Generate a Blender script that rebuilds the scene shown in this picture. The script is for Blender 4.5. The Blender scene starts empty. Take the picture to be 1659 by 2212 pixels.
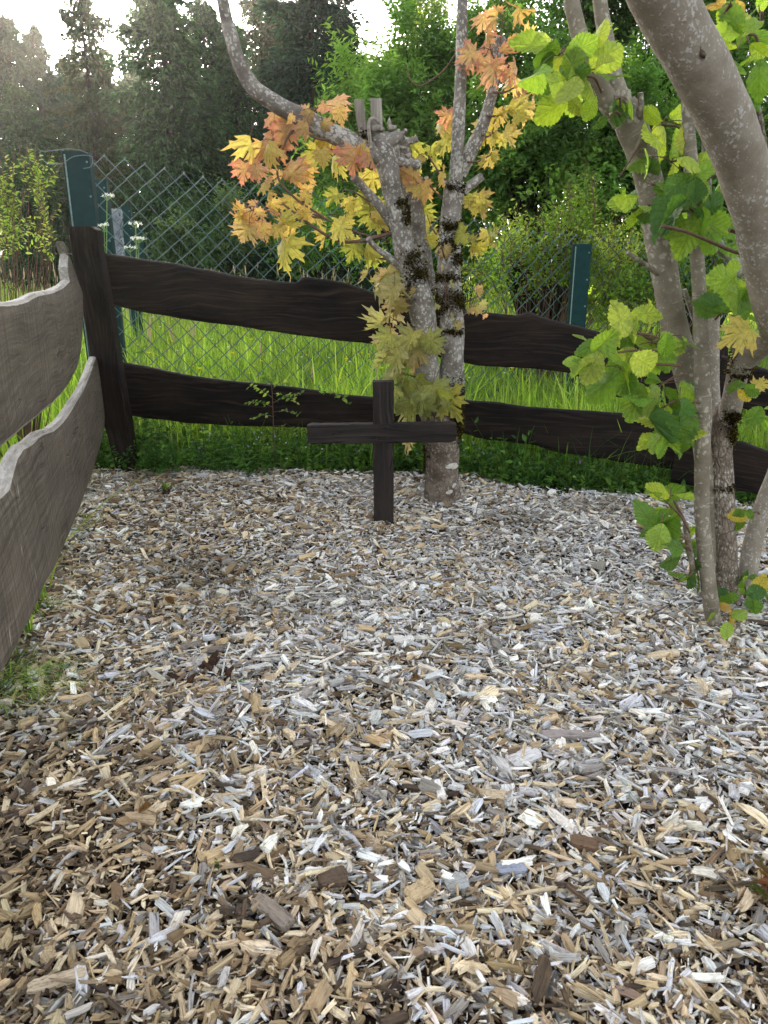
import bpy, math, random
import numpy as np
from mathutils import Vector

# ------------------------------------------------------------------ camera, sky, sun
H = 1.05
PITCH = math.radians(18.5)
FPX = 1661.0
CX, CY = 829.5, 1106.0
cp, sp = math.cos(PITCH), math.sin(PITCH)
scene = bpy.context.scene
cam_d = bpy.data.cameras.new("camera")
cam = bpy.data.objects.new("camera", cam_d)
scene.collection.objects.link(cam)
cam.location = (0, 0, H)
cam.rotation_euler = (math.radians(90) - PITCH, 0, 0)
cam_d.sensor_fit = 'VERTICAL'
cam_d.sensor_height = 34.6
cam_d.lens = 34.6 * FPX / 2212.0
cam_d.clip_start = 0.02
cam_d.clip_end = 2000
cam_d.dof.use_dof = True
cam_d.dof.focus_distance = 2.9
cam_d.dof.aperture_fstop = 14.0
scene.camera = cam

SUN_EL, SUN_AZ = math.radians(13.6), math.radians(-17.4)      # azimuth from +Y towards +X
sunvec = Vector((math.sin(SUN_AZ) * math.cos(SUN_EL), math.cos(SUN_AZ) * math.cos(SUN_EL), math.sin(SUN_EL)))
world = bpy.data.worlds.new("World")
scene.world = world
world.use_nodes = True
nt = world.node_tree
nt.nodes.clear()
sky = nt.nodes.new("ShaderNodeTexSky")
sky.sky_type = 'NISHITA'
sky.sun_disc = False
sky.sun_elevation = SUN_EL
sky.sun_rotation = SUN_AZ
sky.altitude = 400
sky.air_density = 1.0
sky.dust_density = 3.0
sky.ozone_density = 1.0
hs = nt.nodes.new("ShaderNodeHueSaturation")
hs.inputs['Saturation'].default_value = 0.32
bg = nt.nodes.new("ShaderNodeBackground")
bg.inputs['Strength'].default_value = 0.15
wo = nt.nodes.new("ShaderNodeOutputWorld")
nt.links.new(sky.outputs[0], hs.inputs['Color'])
nt.links.new(hs.outputs[0], bg.inputs['Color'])
nt.links.new(bg.outputs[0], wo.inputs[0])

sun_d = bpy.data.lights.new("sun", 'SUN')
sun_d.energy = 3.0
sun_d.angle = math.radians(3.0)
sun_d.color = (1.0, 0.86, 0.66)
sun = bpy.data.objects.new("sun", sun_d)
scene.collection.objects.link(sun)
sun.rotation_euler = (-sunvec).to_track_quat('-Z', 'Y').to_euler()

scene.view_settings.view_transform = 'Standard'
scene.view_settings.look = 'None'
scene.view_settings.gamma = 1
scene.view_settings.exposure = 2.36
scene.cycles.max_bounces = 7
scene.cycles.diffuse_bounces = 4
scene.cycles.transmission_bounces = 4
scene.cycles.glossy_bounces = 2
scene.cycles.sample_clamp_indirect = 6
scene.cycles.caustics_reflective = False
scene.cycles.caustics_refractive = False

# ------------------------------------------------------------------ helpers
rng = np.random.default_rng(11)


def ray(px, py):
    u = (px - CX) / FPX
    v = (CY - py) / FPX
    return np.array([u, cp + v * sp, -sp + v * cp])


def P(px, py, Y):
    d = ray(px, py)
    p = d * (Y / d[1])
    p[2] += H
    return p


def PL(px, py, A, B):
    """the point of the vertical plane through plan points A, B seen at a photo pixel"""
    d = ray(px, py)
    ax, ay = A
    ex, ey = B[0] - A[0], B[1] - A[1]
    nx, ny = ey, -ex
    t = (ax * nx + ay * ny) / (d[0] * nx + d[1] * ny)
    p = d * t
    p[2] += H
    return p


def sm(x, a, b):
    t = np.clip((x - a) / (b - a), 0, 1)
    return t * t * (3 - 2 * t)


def gz(x, y):
    x = np.asarray(x, float)
    y = np.asarray(y, float)
    near = 1 - sm(y, 3.9, 5.0)
    foot = .014 * np.exp(-((x + .01) ** 2 + (y - 2.86) ** 2) / .012) + .016 * np.exp(-((x - .26) ** 2 + (y - 3.3) ** 2) / .03)
    m = foot + 0.055 * np.exp(-((x - 0.1) / 1.15) ** 2) * sm(y, 2.0, 3.3) * near
    n = 0.013 * np.sin(x * 3.1 + 1.0) * np.sin(y * 3.7 + x) + 0.009 * np.sin(x * 7.3 + y * 2.0) * np.sin(y * 6.1 - x * 2.2 + 2) \
        + 0.004 * np.sin(x * 17 + y * 5) * np.sin(y * 15 - x * 4)
    return m + n * near


def G(px, py):
    z = 0.0
    d = ray(px, py)
    for _ in range(6):
        t = (z - H) / d[2]
        p = d * t
        z = float(gz(p[0], p[1]))
    p[2] = z
    return p


def zc(p):
    return p[1] * cp + (H - p[2]) * sp


def mpx(px, p):
    """width of px photo-display pixels at point p, in metres"""
    return px * zc(p) / FPX


def lin(r, g, b):
    f = lambda c: (c / 255 / 12.92) if c / 255 <= 0.04045 else ((c / 255 + 0.055) / 1.055) ** 2.4
    return (f(r), f(g), f(b))


def norm(v):
    return v / np.maximum(np.linalg.norm(v, axis=-1, keepdims=True), 1e-9)


class MB:
    def __init__(s):
        s.V, s.C, s.Gc, s.L, s.K, s.M, s.S = [], [], [], [], [], [], []
        s.n = 0

    def add(s, V, F, col=(0.5, 0.5, 0.5), g=None, mi=0, smooth=False):
        V = np.asarray(V, float).reshape(-1, 3)
        col = np.asarray(col, float)
        if col.ndim == 1:
            col = np.repeat(col[None], len(V), 0)
        g = V if g is None else np.asarray(g, float).reshape(-1, 3)
        if isinstance(F, np.ndarray):
            F = [F]
        for f in F:
            f = np.asarray(f, np.int64)
            s.L.append((f + s.n).ravel())
            s.K.append(np.full(len(f), f.shape[1]))
            s.M.append(np.full(len(f), mi))
            s.S.append(np.full(len(f), smooth))
        s.V.append(V); s.C.append(col); s.Gc.append(g)
        s.n += len(V)

    def inst(s, V, F, col, g=None, mi=0, smooth=False):
        """V (N,k,3) copies of a template with face arrays F"""
        N, k, _ = V.shape
        if N == 0:
            return
        off = (np.arange(N) * k)[:, None, None]
        Fs = [(np.asarray(f)[None] + off).reshape(-1, np.asarray(f).shape[1]) for f in F]
        C = np.repeat(np.asarray(col, float).reshape(-1, 1, 3), k, 1) if np.ndim(col) == 2 else np.broadcast_to(np.asarray(col, float), (N, k, 3))
        if C.shape[0] != N:
            C = np.broadcast_to(C, (N, k, 3))
        s.add(V.reshape(-1, 3), Fs, C.reshape(-1, 3), None if g is None else g.reshape(-1, 3), mi, smooth)

    def build(s, name, mats, parent=None, loc=None, **props):
        me = bpy.data.meshes.new(name)
        V = np.concatenate(s.V)
        if loc is not None:
            V = V - np.asarray(loc)
        L = np.concatenate(s.L); K = np.concatenate(s.K)
        me.vertices.add(len(V)); me.vertices.foreach_set('co', V.astype(np.float32).ravel())
        me.loops.add(len(L)); me.loops.foreach_set('vertex_index', L.astype(np.int32))
        me.polygons.add(len(K))
        st = np.concatenate([[0], np.cumsum(K)[:-1]])
        me.polygons.foreach_set('loop_start', st.astype(np.int32))
        me.polygons.foreach_set('material_index', np.concatenate(s.M).astype(np.int32))
        me.polygons.foreach_set('use_smooth', np.concatenate(s.S).astype(bool))
        me.update(calc_edges=True)
        C = np.concatenate(s.C)
        a = me.attributes.new('col', 'FLOAT_COLOR', 'POINT')
        a.data.foreach_set('color', np.concatenate([C, np.ones((len(C), 1))], 1).astype(np.float32).ravel())
        b = me.attributes.new('g', 'FLOAT_VECTOR', 'POINT')
        b.data.foreach_set('vector', np.concatenate(s.Gc).astype(np.float32).ravel())
        for m in (mats if isinstance(mats, (list, tuple)) else [mats]):
            me.materials.append(m)
        o = bpy.data.objects.new(name, me)
        scene.collection.objects.link(o)
        if loc is not None and parent is None:
            o.location = loc
        if parent is not None:
            o.parent = parent
        for k_, v_ in props.items():
            o[k_] = v_
        return o


def thing(name, label, cat, loc=(0, 0, 0), group=None):
    o = bpy.data.objects.new(name, None)
    scene.collection.objects.link(o)
    o.empty_display_size = 0.1
    o.location = loc
    o['label'] = label
    o['category'] = cat
    if group:
        o['group'] = group
    return o


def build(mb, name, mats, root, **props):
    """part of a thing: mesh vertices are given in world space"""
    return mb.build(name, mats, parent=root, loc=np.array(root_world(root)), **props)


def root_world(r):
    l = Vector((0, 0, 0))
    while r is not None:
        l = l + r.location
        r = r.parent
    return l


def spline(pts, n):
    """Catmull-Rom through rows of pts (any width)"""
    p = np.asarray(pts, float)
    if len(p) == 2:
        t = np.linspace(0, 1, n)[:, None]
        return p[0] * (1 - t) + p[1] * t
    q = np.vstack([2 * p[0] - p[1], p, 2 * p[-1] - p[-2]])
    out = []
    for t in np.linspace(0, len(p) - 1, n):
        i = min(int(t), len(p) - 2); f = t - i
        a, b, c, d = q[i], q[i + 1], q[i + 2], q[i + 3]
        out.append(0.5 * ((2 * b) + (-a + c) * f + (2 * a - 5 * b + 4 * c - d) * f * f + (-a + 3 * b - 3 * c + d) * f ** 3))
    return np.array(out)


def tube(mb, pts, n=24, sides=12, col=(0.5, 0.5, 0.5), mi=0, cap_mi=None, bump=0.0, seed=0, flare=0.0, smooth=True):
    """pts rows: x y z r"""
    s = spline(pts, n)
    c, r = s[:, :3], np.maximum(s[:, 3], 1e-4)
    tg = norm(np.gradient(c, axis=0))
    up = np.array([0.0, 1.0, 0.0]) if abs(tg[0][1]) < 0.8 else np.array([1.0, 0, 0])
    a = norm(np.cross(tg, up))
    b = norm(np.cross(tg, a))
    th = np.linspace(0, 2 * math.pi, sides, endpoint=False)
    R = np.repeat(r[:, None], sides, 1)
    ln = np.concatenate([[0], np.cumsum(np.linalg.norm(np.diff(c, axis=0), axis=1))])
    if bump:
        rs = np.random.default_rng(seed + 5)
        for k in range(7):
            fz, ft, ph = rs.uniform(4, 60), rs.integers(1, 5), rs.uniform(0, 6.3, 2)
            R = R * (1 + bump * 0.5 * np.sin(ln[:, None] * fz + ph[0] + ft * th[None] + 0.7 * np.sin(ln[:, None] * fz * .37)) * rs.uniform(.3, 1))
        R = R * (1 + rs.normal(0, bump * 0.25, R.shape))
    V = c[:, None] + a[:, None] * (np.cos(th)[None, :, None] * R[..., None]) + b[:, None] * (np.sin(th)[None, :, None] * R[..., None])
    g = np.stack([np.cos(th)[None] * r[:, None], np.sin(th)[None] * r[:, None], np.repeat(ln[:, None], sides, 1)], -1) + seed * 0.37
    i = np.arange(n - 1)[:, None] * sides; j = np.arange(sides)[None]; j2 = (j + 1) % sides
    F = np.stack([i + j, i + j2, i + sides + j2, i + sides + j], -1).reshape(-1, 4)
    mb.add(V.reshape(-1, 3), F, col, g.reshape(-1, 3), mi, smooth)
    for ring, rev in ((0, True), (n - 1, False)):
        ids = np.arange(sides)
        if rev:
            ids = ids[::-1]
        mb.add(V[ring], ids[None], col, g[ring], mi if cap_mi is None else cap_mi, False)


def px_tube(rows):
    """rows: px py Y width_px -> x y z r"""
    out = []
    for (x, y, Y, w) in rows:
        p = P(x, y, Y)
        out.append([*p, mpx(w, p) / 2])
    return out


def box(mb, c, s, col=(0.5, 0.5, 0.5), mi=0, rot=None, bev=0.0):
    c = np.asarray(c, float); hx, hy, hz = np.asarray(s, float) / 2
    b = min(bev, hx * .9, hy * .9, hz * .9)
    pts, F = [], []
    if b <= 0:
        pts = np.array([[x, y, z] for z in (-hz, hz) for y in (-hy, hy) for x in (-hx, hx)])
        F = [np.array([[0, 2, 3, 1], [4, 5, 7, 6], [0, 1, 5, 4], [2, 6, 7, 3], [0, 4, 6, 2], [1, 3, 7, 5]])]
    else:
        import bmesh
        bm = bmesh.new()
        bmesh.ops.create_cube(bm, size=1)
        for v in bm.verts:
            v.co = Vector((v.co.x * 2 * hx, v.co.y * 2 * hy, v.co.z * 2 * hz))
        bmesh.ops.bevel(bm, geom=bm.edges[:], offset=b, segments=2, affect='EDGES')
        bm.verts.ensure_lookup_table()
        pts = np.array([v.co[:] for v in bm.verts])
        by = {}
        for f in bm.faces:
            by.setdefault(len(f.verts), []).append([v.index for v in f.verts])
        F = [np.array(v) for v in by.values()]
        bm.free()
    g = pts.copy()
    if rot is not None:
        pts = pts @ np.asarray(rot).T
    mb.add(pts + c, F, col, g, mi, False)


# leaf templates: (t along, s across, h height) and faces
T4 = (np.array([[0, 0, 0], [.45, .5, .12], [1, 0, 0], [.45, -.5, .12]]), [np.array([[0, 1, 2, 3]])])
T6 = (np.array([[0, 0, 0], [.3, .46, .1], [.68, .36, .08], [1, 0, -.05], [.68, -.36, .08], [.3, -.46, .1]]),
      [np.array([[0, 1, 2, 3], [0, 3, 4, 5]])])


def radial_template(half, centre, rings, wav=0.0, nv=0):
    out = [(x, y) for x, y in half] + [(-x, y) for x, y in half[::-1] if x > 1e-6]
    o = np.array(out)
    # densify
    q = []
    for i in range(len(o)):
        a, b = o[i], o[(i + 1) % len(o)]
        q += [a, (a + b) / 2] if len(o) < 60 else [a]
    o = np.array(q); m = len(o); c = np.array(centre)
    pts = [[c[1], c[0], 0]]
    for rr in rings:
        for p in o:
            w = c + (p - c) * rr
            pts.append([w[1], w[0], 0])
    pts = np.array(pts)
    F3 = np.array([[0, 1 + i, 1 + (i + 1) % m] for i in range(m)])
    F4 = []
    for k in range(len(rings) - 1):
        for i in range(m):
            a = 1 + k * m + i; b = 1 + k * m + (i + 1) % m
            F4.append([a, a + m, b + m, b])
    return pts, [F3, np.array(F4)]


maple_half = [(0, 1.0), (.035, .86), (.13, .86), (.075, .73), (.23, .69), (.12, .55), (.10, .40), (.20, .47), (.24, .62), (.32, .55), (.56, .70),
              (.46, .52), (.62, .48), (.45, .38), (.30, .23), (.42, .25), (.50, .34), (.56, .24), (.82, .20), (.60, .11), (.60, -.02), (.44, .04),
              (.30, -.02), (.38, -.18), (.20, -.10), (.06, -.03), (0, .0)]
TM = radial_template(maple_half, (0, .28), (.35, .7, 1.0))
TM[0][:, 2] = 0.03 * np.sin(np.arctan2(TM[0][:, 1], TM[0][:, 0] - .1) * 9) * np.hypot(TM[0][:, 1], TM[0][:, 0] - .1)


def hazel_half():
    pts = []
    n = 22
    for i in range(n + 1):
        a = i / n
        y = 1 - a
        w = 0.42 * (math.sin(math.pi * (y * .96 + .03) ** 1.12)) ** .86 if 0 < y < 1 else 0
        tooth = 0.04 if i % 2 else -0.014
        pts.append((max(0, w + tooth) if 0 < i < n else 0.0, y + (0.02 if i % 2 else 0)))
    pts[-1] = (0, 0.03)
    return pts


TH = radial_template(hazel_half(), (0, .48), (.3, .65, 1.0))
TH[0][:, 2] = 0.022 * np.sin((TH[0][:, 0] - np.abs(TH[0][:, 1]) * .7) * 44) + 0.10 * np.abs(TH[0][:, 1])


def leaves(mb, tpl, base, tip, nrm, L, Wr=1.0, col=(0.1, 0.2, 0.05), curl=0.0, fold=0.0, mi=0, smooth=False):
    base = np.asarray(base, float); tip = norm(np.asarray(tip, float))
    nrm = np.asarray(nrm, float)
    side = norm(np.cross(tip, nrm)); nn = norm(np.cross(side, tip))
    T, F = tpl
    L = np.asarray(L, float) * np.ones(len(base)); Wr = np.asarray(Wr, float) * np.ones(len(base))
    curl = np.asarray(curl, float) * np.ones(len(base)); fold = np.asarray(fold, float) * np.ones(len(base))
    t = T[None, :, 0]; s_ = T[None, :, 1]; h = T[None, :, 2]
    hh = h + curl[:, None] * (t ** 2 + 0.8 * s_ ** 2) + fold[:, None] * np.abs(s_)
    V = base[:, None] + L[:, None, None] * (tip[:, None] * t[..., None] + side[:, None] * (s_ * Wr[:, None])[..., None] + nn[:, None] * hh[..., None])
    g = np.stack([np.broadcast_to(t, V.shape[:2]), np.broadcast_to(s_, V.shape[:2]), np.broadcast_to(h * 0, V.shape[:2])], -1)
    mb.inst(V, F, col, g, mi, smooth)


def shoots(r, mb, o, d, ls, m, L, W, cols, tpl=T4, droop=0.3, mi=0):
    """leafy shoots: origin o (N,3), direction d, shoot length ls, m leaves each"""
    N = len(o); d = norm(d)
    k = (np.arange(m)[None] + r.uniform(-.3, .3, (N, m))) / m
    pos = o[:, None] + d[:, None] * (ls[:, None] * k)[..., None] + np.array([0, 0, -1.0]) * (droop * (ls[:, None] * k) ** 2)[..., None]
    perp = norm(np.cross(np.broadcast_to(d[:, None], pos.shape), r.normal(0, 1, pos.shape)))
    tip = norm(d[:, None] * .55 + perp * .8 + np.array([0, 0, -.15]))
    nr = norm(r.normal(0, .55, pos.shape) + np.array([0, 0, 1.0]))
    pos, tip, nr = pos.reshape(-1, 3), tip.reshape(-1, 3), nr.reshape(-1, 3)
    n = len(pos)
    cc = np.repeat(cols, m, 0) * r.uniform(.75, 1.3, (n, 1))
    leaves(mb, tpl, pos, tip, nr, L * r.uniform(.6, 1.25, n), W, cc, curl=-.1, mi=mi)


def pick(r, pal, n, jit=0.12):
    pal = np.array(pal, float)
    c = pal[r.integers(0, len(pal), n)]
    return np.clip(c * r.uniform(1 - jit * 2, 1 + jit * 2, (n, 1)) * (1 + r.normal(0, jit * .16, (n, 3))), 0, 1)


# ------------------------------------------------------------------ materials
class NT:
    def __init__(s, name):
        s.m = bpy.data.materials.new(name)
        s.m.use_nodes = True
        s.t = s.m.node_tree
        s.t.nodes.clear()
        s.out = s.n('ShaderNodeOutputMaterial')

    def n(s, ty, ins=None, **kw):
        x = s.t.nodes.new(ty)
        for k, v in kw.items():
            setattr(x, k, v)
        for k, v in (ins or {}).items():
            if hasattr(v, 'node'):
                s.t.links.new(v, x.inputs[k])
            else:
                x.inputs[k].default_value = v
        return x

    def attr(s, name):
        a = s.n('ShaderNodeAttribute', attribute_name=name)
        return a.outputs['Color'] if name == 'col' else a.outputs['Vector']

    def mapv(s, vec, scale, loc=(0, 0, 0)):
        return s.n('ShaderNodeMapping', {'Vector': vec, 'Scale': scale, 'Location': loc}).outputs[0]

    def noise(s, vec, scale, detail=4, rough=.55, dist=0):
        return s.n('ShaderNodeTexNoise', {'Vector': vec, 'Scale': scale, 'Detail': detail, 'Roughness': rough, 'Distortion': dist}).outputs['Fac']

    def ramp(s, fac, stops):
        r = s.n('ShaderNodeValToRGB', {'Fac': fac})
        e = r.color_ramp.elements
        while len(e) > 1:
            e.remove(e[-1])
        e[0].position = stops[0][0]; e[0].color = (*stops[0][1], 1) if isinstance(stops[0][1], tuple) else (stops[0][1],) * 3 + (1,)
        for p_, c_ in stops[1:]:
            x = e.new(p_); x.color = (*c_, 1) if isinstance(c_, tuple) else (c_,) * 3 + (1,)
        return r.outputs['Color']

    def mix(s, fac, a, b, mode='MIX'):
        x = s.n('ShaderNodeMix', data_type='RGBA', blend_type=mode)
        for i, v in ((0, fac), (6, a), (7, b)):
            if hasattr(v, 'node'):
                s.t.links.new(v, x.inputs[i])
            else:
                x.inputs[i].default_value = v if i == 0 else (*v, 1)
        return x.outputs[2]

    def math(s, op, a, b=0.0, c=0.0):
        x = s.n('ShaderNodeMath', operation=op)
        for i, v in enumerate((a, b, c)):
            if hasattr(v, 'node'):
                s.t.links.new(v, x.inputs[i])
            else:
                x.inputs[i].default_value = v
        return x.outputs[0]

    def bump(s, h, strength=.5, dist=.01, normal=None):
        ins = {'Height': h, 'Strength': strength, 'Distance': dist}
        if normal is not None:
            ins['Normal'] = normal
        return s.n('ShaderNodeBump', ins).outputs[0]

    def fin(s, col, rough=.8, normal=None, spec=.3, metal=0.0):
        ins = {'Base Color': col if hasattr(col, 'node') else (*col, 1), 'Roughness': rough, 'Specular IOR Level': spec, 'Metallic': metal}
        if normal is not None:
            ins['Normal'] = normal
        b = s.n('ShaderNodeBsdfPrincipled', ins)
        s.t.links.new(b.outputs[0], s.out.inputs[0])
        return s.m


def m_chip():
    s = NT('weathered wood chips')
    c = s.attr('col'); g = s.attr('g')
    n1 = s.noise(s.mapv(g, (22, 300, 300)), 1, 5, .75)
    n2 = s.noise(g, 60, 3)
    f = s.ramp(n1, [(.34, .26), (.45, .82), (.66, 1.15)])
    c2 = s.mix(1.0, c, f, 'MULTIPLY')
    c3 = s.mix(s.ramp(n2, [(.55, 0.0), (.75, .45)]), c2, lin(120, 95, 65))
    return s.fin(c3, .8, s.bump(n1, .6, .0012), .25)


def m_dirt():
    s = NT('bark dirt and soil')
    g = s.n('ShaderNodeTexCoord').outputs['Object']
    n1 = s.noise(g, 3, 6, .65); n2 = s.noise(g, 70, 5, .7)
    c = s.mix(n1, lin(40, 32, 25), lin(58, 46, 35))
    c = s.mix(s.ramp(n2, [(.35, 0.0), (.7, .8)]), c, lin(76, 62, 47))
    # meadow soil with thatch beyond the fences
    y = s.n('ShaderNodeSeparateXYZ', {'Vector': g}).outputs['Y']
    k = s.math('GREATER_THAN', s.math('ADD', y, s.math('MULTIPLY', n1, .5)), 4.1)
    c = s.mix(k, c, s.mix(n2, lin(92, 118, 52), lin(140, 152, 82)))
    return s.fin(c, .95, s.bump(n2, .8, .01), .1)


def m_plank(name, dark, light, mid, saw=0.0, rough=.62, wear=.3, spec=.3):
    s = NT(name)
    g = s.attr('g')
    warp = s.noise(s.mapv(g, (2.2, 5, 5)), 1, 2)
    gv = s.n('ShaderNodeVectorMath', {0: g, 1: s.n('ShaderNodeCombineXYZ', {'X': 0.0, 'Y': s.math('MULTIPLY', warp, .10), 'Z': 0.0}).outputs[0]}, operation='ADD').outputs[0]
    grain = s.noise(s.mapv(gv, (3.0, 95, 95)), 1, 5, .62)
    fine = s.noise(s.mapv(gv, (14, 420, 420)), 1, 3, .6)
    blot = s.noise(s.mapv(g, (3, 7, 7)), 1, 4, .6)
    c = s.ramp(grain, [(.30, dark), (.52, mid), (.72, light)])
    c = s.mix(s.ramp(blot, [(.35, 0.0), (.72, wear)]), c, light)
    c = s.mix(s.ramp(fine, [(.3, .35), (.55, 0.0)]), c, dark)
    crack = s.noise(s.mapv(gv, (1.6, 26, 26)), 1, 2, .5, .4)
    cr = s.ramp(crack, [(.488, 0.0), (.5, 1.0), (.512, 0.0)])
    ck = s.math('MULTIPLY', cr, s.ramp(s.noise(s.mapv(g, (2.5, 9, 9), (4, 2, 0)), 1, 2), [(.52, 0.0), (.6, 1.0)]))
    c = s.mix(s.math('MULTIPLY', ck, .85), c, tuple(x * .3 for x in dark))
    h = s.math('SUBTRACT', s.math('ADD', grain, s.math('MULTIPLY', fine, .5)), s.math('MULTIPLY', ck, 1.2))
    if saw:
        sw = s.noise(s.mapv(g, (330, 4, 4)), 1, 3, .6, .6)
        c = s.mix(s.ramp(sw, [(.40, saw), (.62, 0.0)]), c, dark)
        h = s.math('ADD', h, s.math('MULTIPLY', sw, .7))
        sp_ = s.noise(s.mapv(g, (60, 9, 9), (7, 0, 0)), 1, 1, .5)
        c = s.mix(s.ramp(sp_, [(.76, 0.0), (.80, .8)]), c, lin(175, 165, 150))
    return s.fin(c, rough, s.bump(h, .6, .003), spec)


def m_bark(name, base, light, dark, patch=.5, scale=22, lent=0.0, flake=0.0, stain=.4):
    s = NT(name)
    g = s.attr('g')
    gn = s.n('ShaderNodeTexNoise', {'Vector': g, 'Scale': scale * 4.0, 'Detail': 3.0}).outputs['Color']
    gd = s.n('ShaderNodeVectorMath', {0: g, 1: s.n('ShaderNodeVectorMath', {0: gn, 'Scale': .022}, operation='SCALE').outputs[0]}, operation='ADD').outputs[0]
    v = s.n('ShaderNodeTexVoronoi', {'Vector': s.mapv(gd, (1, 1, .75)), 'Scale': scale * 4.2, 'Randomness': 1.0}, feature='F1').outputs['Distance']
    big = s.noise(g, scale * .35, 4, .6)
    med = s.noise(g, scale, 5, .62)
    fine = s.noise(g, scale * 9, 3, .6)
    c = s.mix(s.ramp(med, [(.35, 0.0), (.65, 1.0)]), dark, base)
    p1 = s.ramp(s.math('ADD', s.math('MULTIPLY', v, -.8), s.math('ADD', s.math('MULTIPLY', big, .9), s.math('MULTIPLY', med, .35))),
                [(.36 - .16 * patch, 0.0), (.50 - .16 * patch, 1.0)])
    c = s.mix(s.math('MULTIPLY', p1, .75), c, light)
    c = s.mix(s.ramp(fine, [(.3, .5), (.6, 0.0)]), c, dark)
    st = s.noise(s.mapv(g, (1, 1, .5), (3, 1, 5)), scale * .28, 3, .6)
    c = s.mix(s.ramp(st, [(.55, 0.0), (.68, stain)]), c, tuple(x * .45 for x in dark))
    h = s.math('ADD', med, s.math('MULTIPLY', fine, .4))
    h = s.math('ADD', h, s.math('MULTIPLY', p1, .25))
    if lent:
        ln = s.noise(s.mapv(g, (14, 14, 150)), 1, 3, .6)
        c = s.mix(s.ramp(ln, [(.6, 0.0), (.72, lent)]), c, light)
        h = s.math('ADD', h, s.math('MULTIPLY', ln, .6))
    if flake:
        fl = s.n('ShaderNodeTexVoronoi', {'Vector': s.mapv(g, (1, 1, .35)), 'Scale': 95.0}, feature='DISTANCE_TO_EDGE').outputs['Distance']
        c = s.mix(s.ramp(fl, [(.0, flake), (.10, 0.0)]), c, dark)
        h = s.math('ADD', h, s.ramp(fl, [(0, 0.0), (.15, 1.0)]))
    return s.fin(c, .85, s.bump(h, .7, .004), .2)


def m_leaf(name, trans=.5, veins=None, rough=.45, tmul=(1.25, 1.2, .6), spec=.22):
    s = NT(name)
    c = s.attr('col')
    normal = None
    if veins:
        g = s.attr('g')
        sx = s.n('ShaderNodeSeparateXYZ', {'Vector': g})
        t, a = sx.outputs['X'], sx.outputs['Y']
        if veins == 'hazel':
            aa = s.math('ABSOLUTE', a)
            mid = s.math('LESS_THAN', aa, .016)
            w = s.math('SUBTRACT', t, s.math('MULTIPLY', aa, .7))
            fr = s.math('FRACT', s.math('MULTIPLY', w, 8.0))
            lat = s.math('LESS_THAN', s.math('ABSOLUTE', s.math('SUBTRACT', fr, .5)), .085)
            vm = s.math('MAXIMUM', mid, s.math('MULTIPLY', lat, .9))
        else:
            vm = None
            for ang in (0, 40, -40, 78, -78):
                an = math.radians(ang)
                dd = s.math('ABSOLUTE', s.math('SUBTRACT', s.math('MULTIPLY', t, math.sin(an)), s.math('MULTIPLY', a, math.cos(an))))
                al = s.math('ADD', s.math('MULTIPLY', t, math.cos(an)), s.math('MULTIPLY', a, math.sin(an)))
                q = s.math('MULTIPLY', s.math('LESS_THAN', dd, .014), s.math('GREATER_THAN', al, 0.0))
                vm = q if vm is None else s.math('MAXIMUM', vm, q)
        c = s.mix(s.math('MULTIPLY', vm, .45), c, s.mix(1.0, c, (.55, .5, .35), 'MULTIPLY'))
        nz = s.noise(g, 9, 3)
        c = s.mix(1.0, c, s.ramp(nz, [(.3, .8), (.7, 1.15)]), 'MULTIPLY')
        normal = s.bump(s.math('ADD', vm, s.math('MULTIPLY', nz, .6)), .35, .004)
    ins = {'Base Color': c, 'Roughness': rough, 'Specular IOR Level': spec}
    if normal is not None:
        ins['Normal'] = normal
    b = s.n('ShaderNodeBsdfPrincipled', ins)
    tr = s.n('ShaderNodeBsdfTranslucent', {'Color': s.mix(1.0, c, tmul, 'MULTIPLY')})
    mx = s.n('ShaderNodeMixShader', {0: trans, 1: b.outputs[0], 2: tr.outputs[0]})
    s.t.links.new(mx.outputs[0], s.out.inputs[0])
    return s.m


def m_simple(name, col, rough=.6, spec=.4, metal=0.0, nscale=30, var=.25):
    s = NT(name)
    g = s.n('ShaderNodeTexCoord').outputs['Object']
    n1 = s.noise(g, nscale, 4)
    c = s.mix(1.0, col, s.ramp(n1, [(.3, 1 - var), (.7, 1 + var)]), 'MULTIPLY')
    return s.fin(c, rough, s.bump(n1, .25, .002), spec, metal)


def m_attr(name, rough=.8, spec=.2):
    s = NT(name)
    c = s.attr('col'); n1 = s.noise(s.attr('g'), 120, 3)
    c = s.mix(1.0, c, s.ramp(n1, [(.3, .7), (.7, 1.25)]), 'MULTIPLY')
    return s.fin(c, rough, s.bump(n1, .3, .002), spec)


M = {}
M['chip'] = m_chip()
M['dirt'] = m_dirt()
M['dark_plank'] = m_plank('dark stained fence board', lin(8, 7, 7), lin(60, 48, 39), lin(22, 19, 18), rough=.75, wear=.42, spec=.12)
M['dark_edge'] = m_plank('dark board edge', lin(16, 14, 13), lin(58, 49, 42), lin(32, 28, 25), rough=.8, spec=.15)
M['worn_plank'] = m_plank('weathered brown fence board', lin(60, 53, 46), lin(140, 128, 114), lin(104, 94, 82), saw=.75, rough=.75, wear=.6, spec=.2)
M['worn_edge'] = m_plank('silver weathered live edge', lin(96, 90, 84), lin(196, 190, 182), lin(150, 143, 135), rough=.85, wear=.6, spec=.15)
M['cross'] = m_plank('dark brown cross timber', lin(16, 13, 12), lin(66, 57, 52), lin(36, 31, 29), rough=.7, wear=.4, spec=.18)
M['maple_bark'] = m_bark('grey maple bark with pale lichen', lin(140, 134, 125), lin(190, 187, 178), lin(98, 90, 82), patch=.8, scale=20, stain=.55)
M['maple_base'] = m_bark('ridged maple bark', lin(140, 128, 116), lin(176, 166, 152), lin(84, 72, 62), patch=.3, scale=20, flake=.5, stain=.08)
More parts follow.
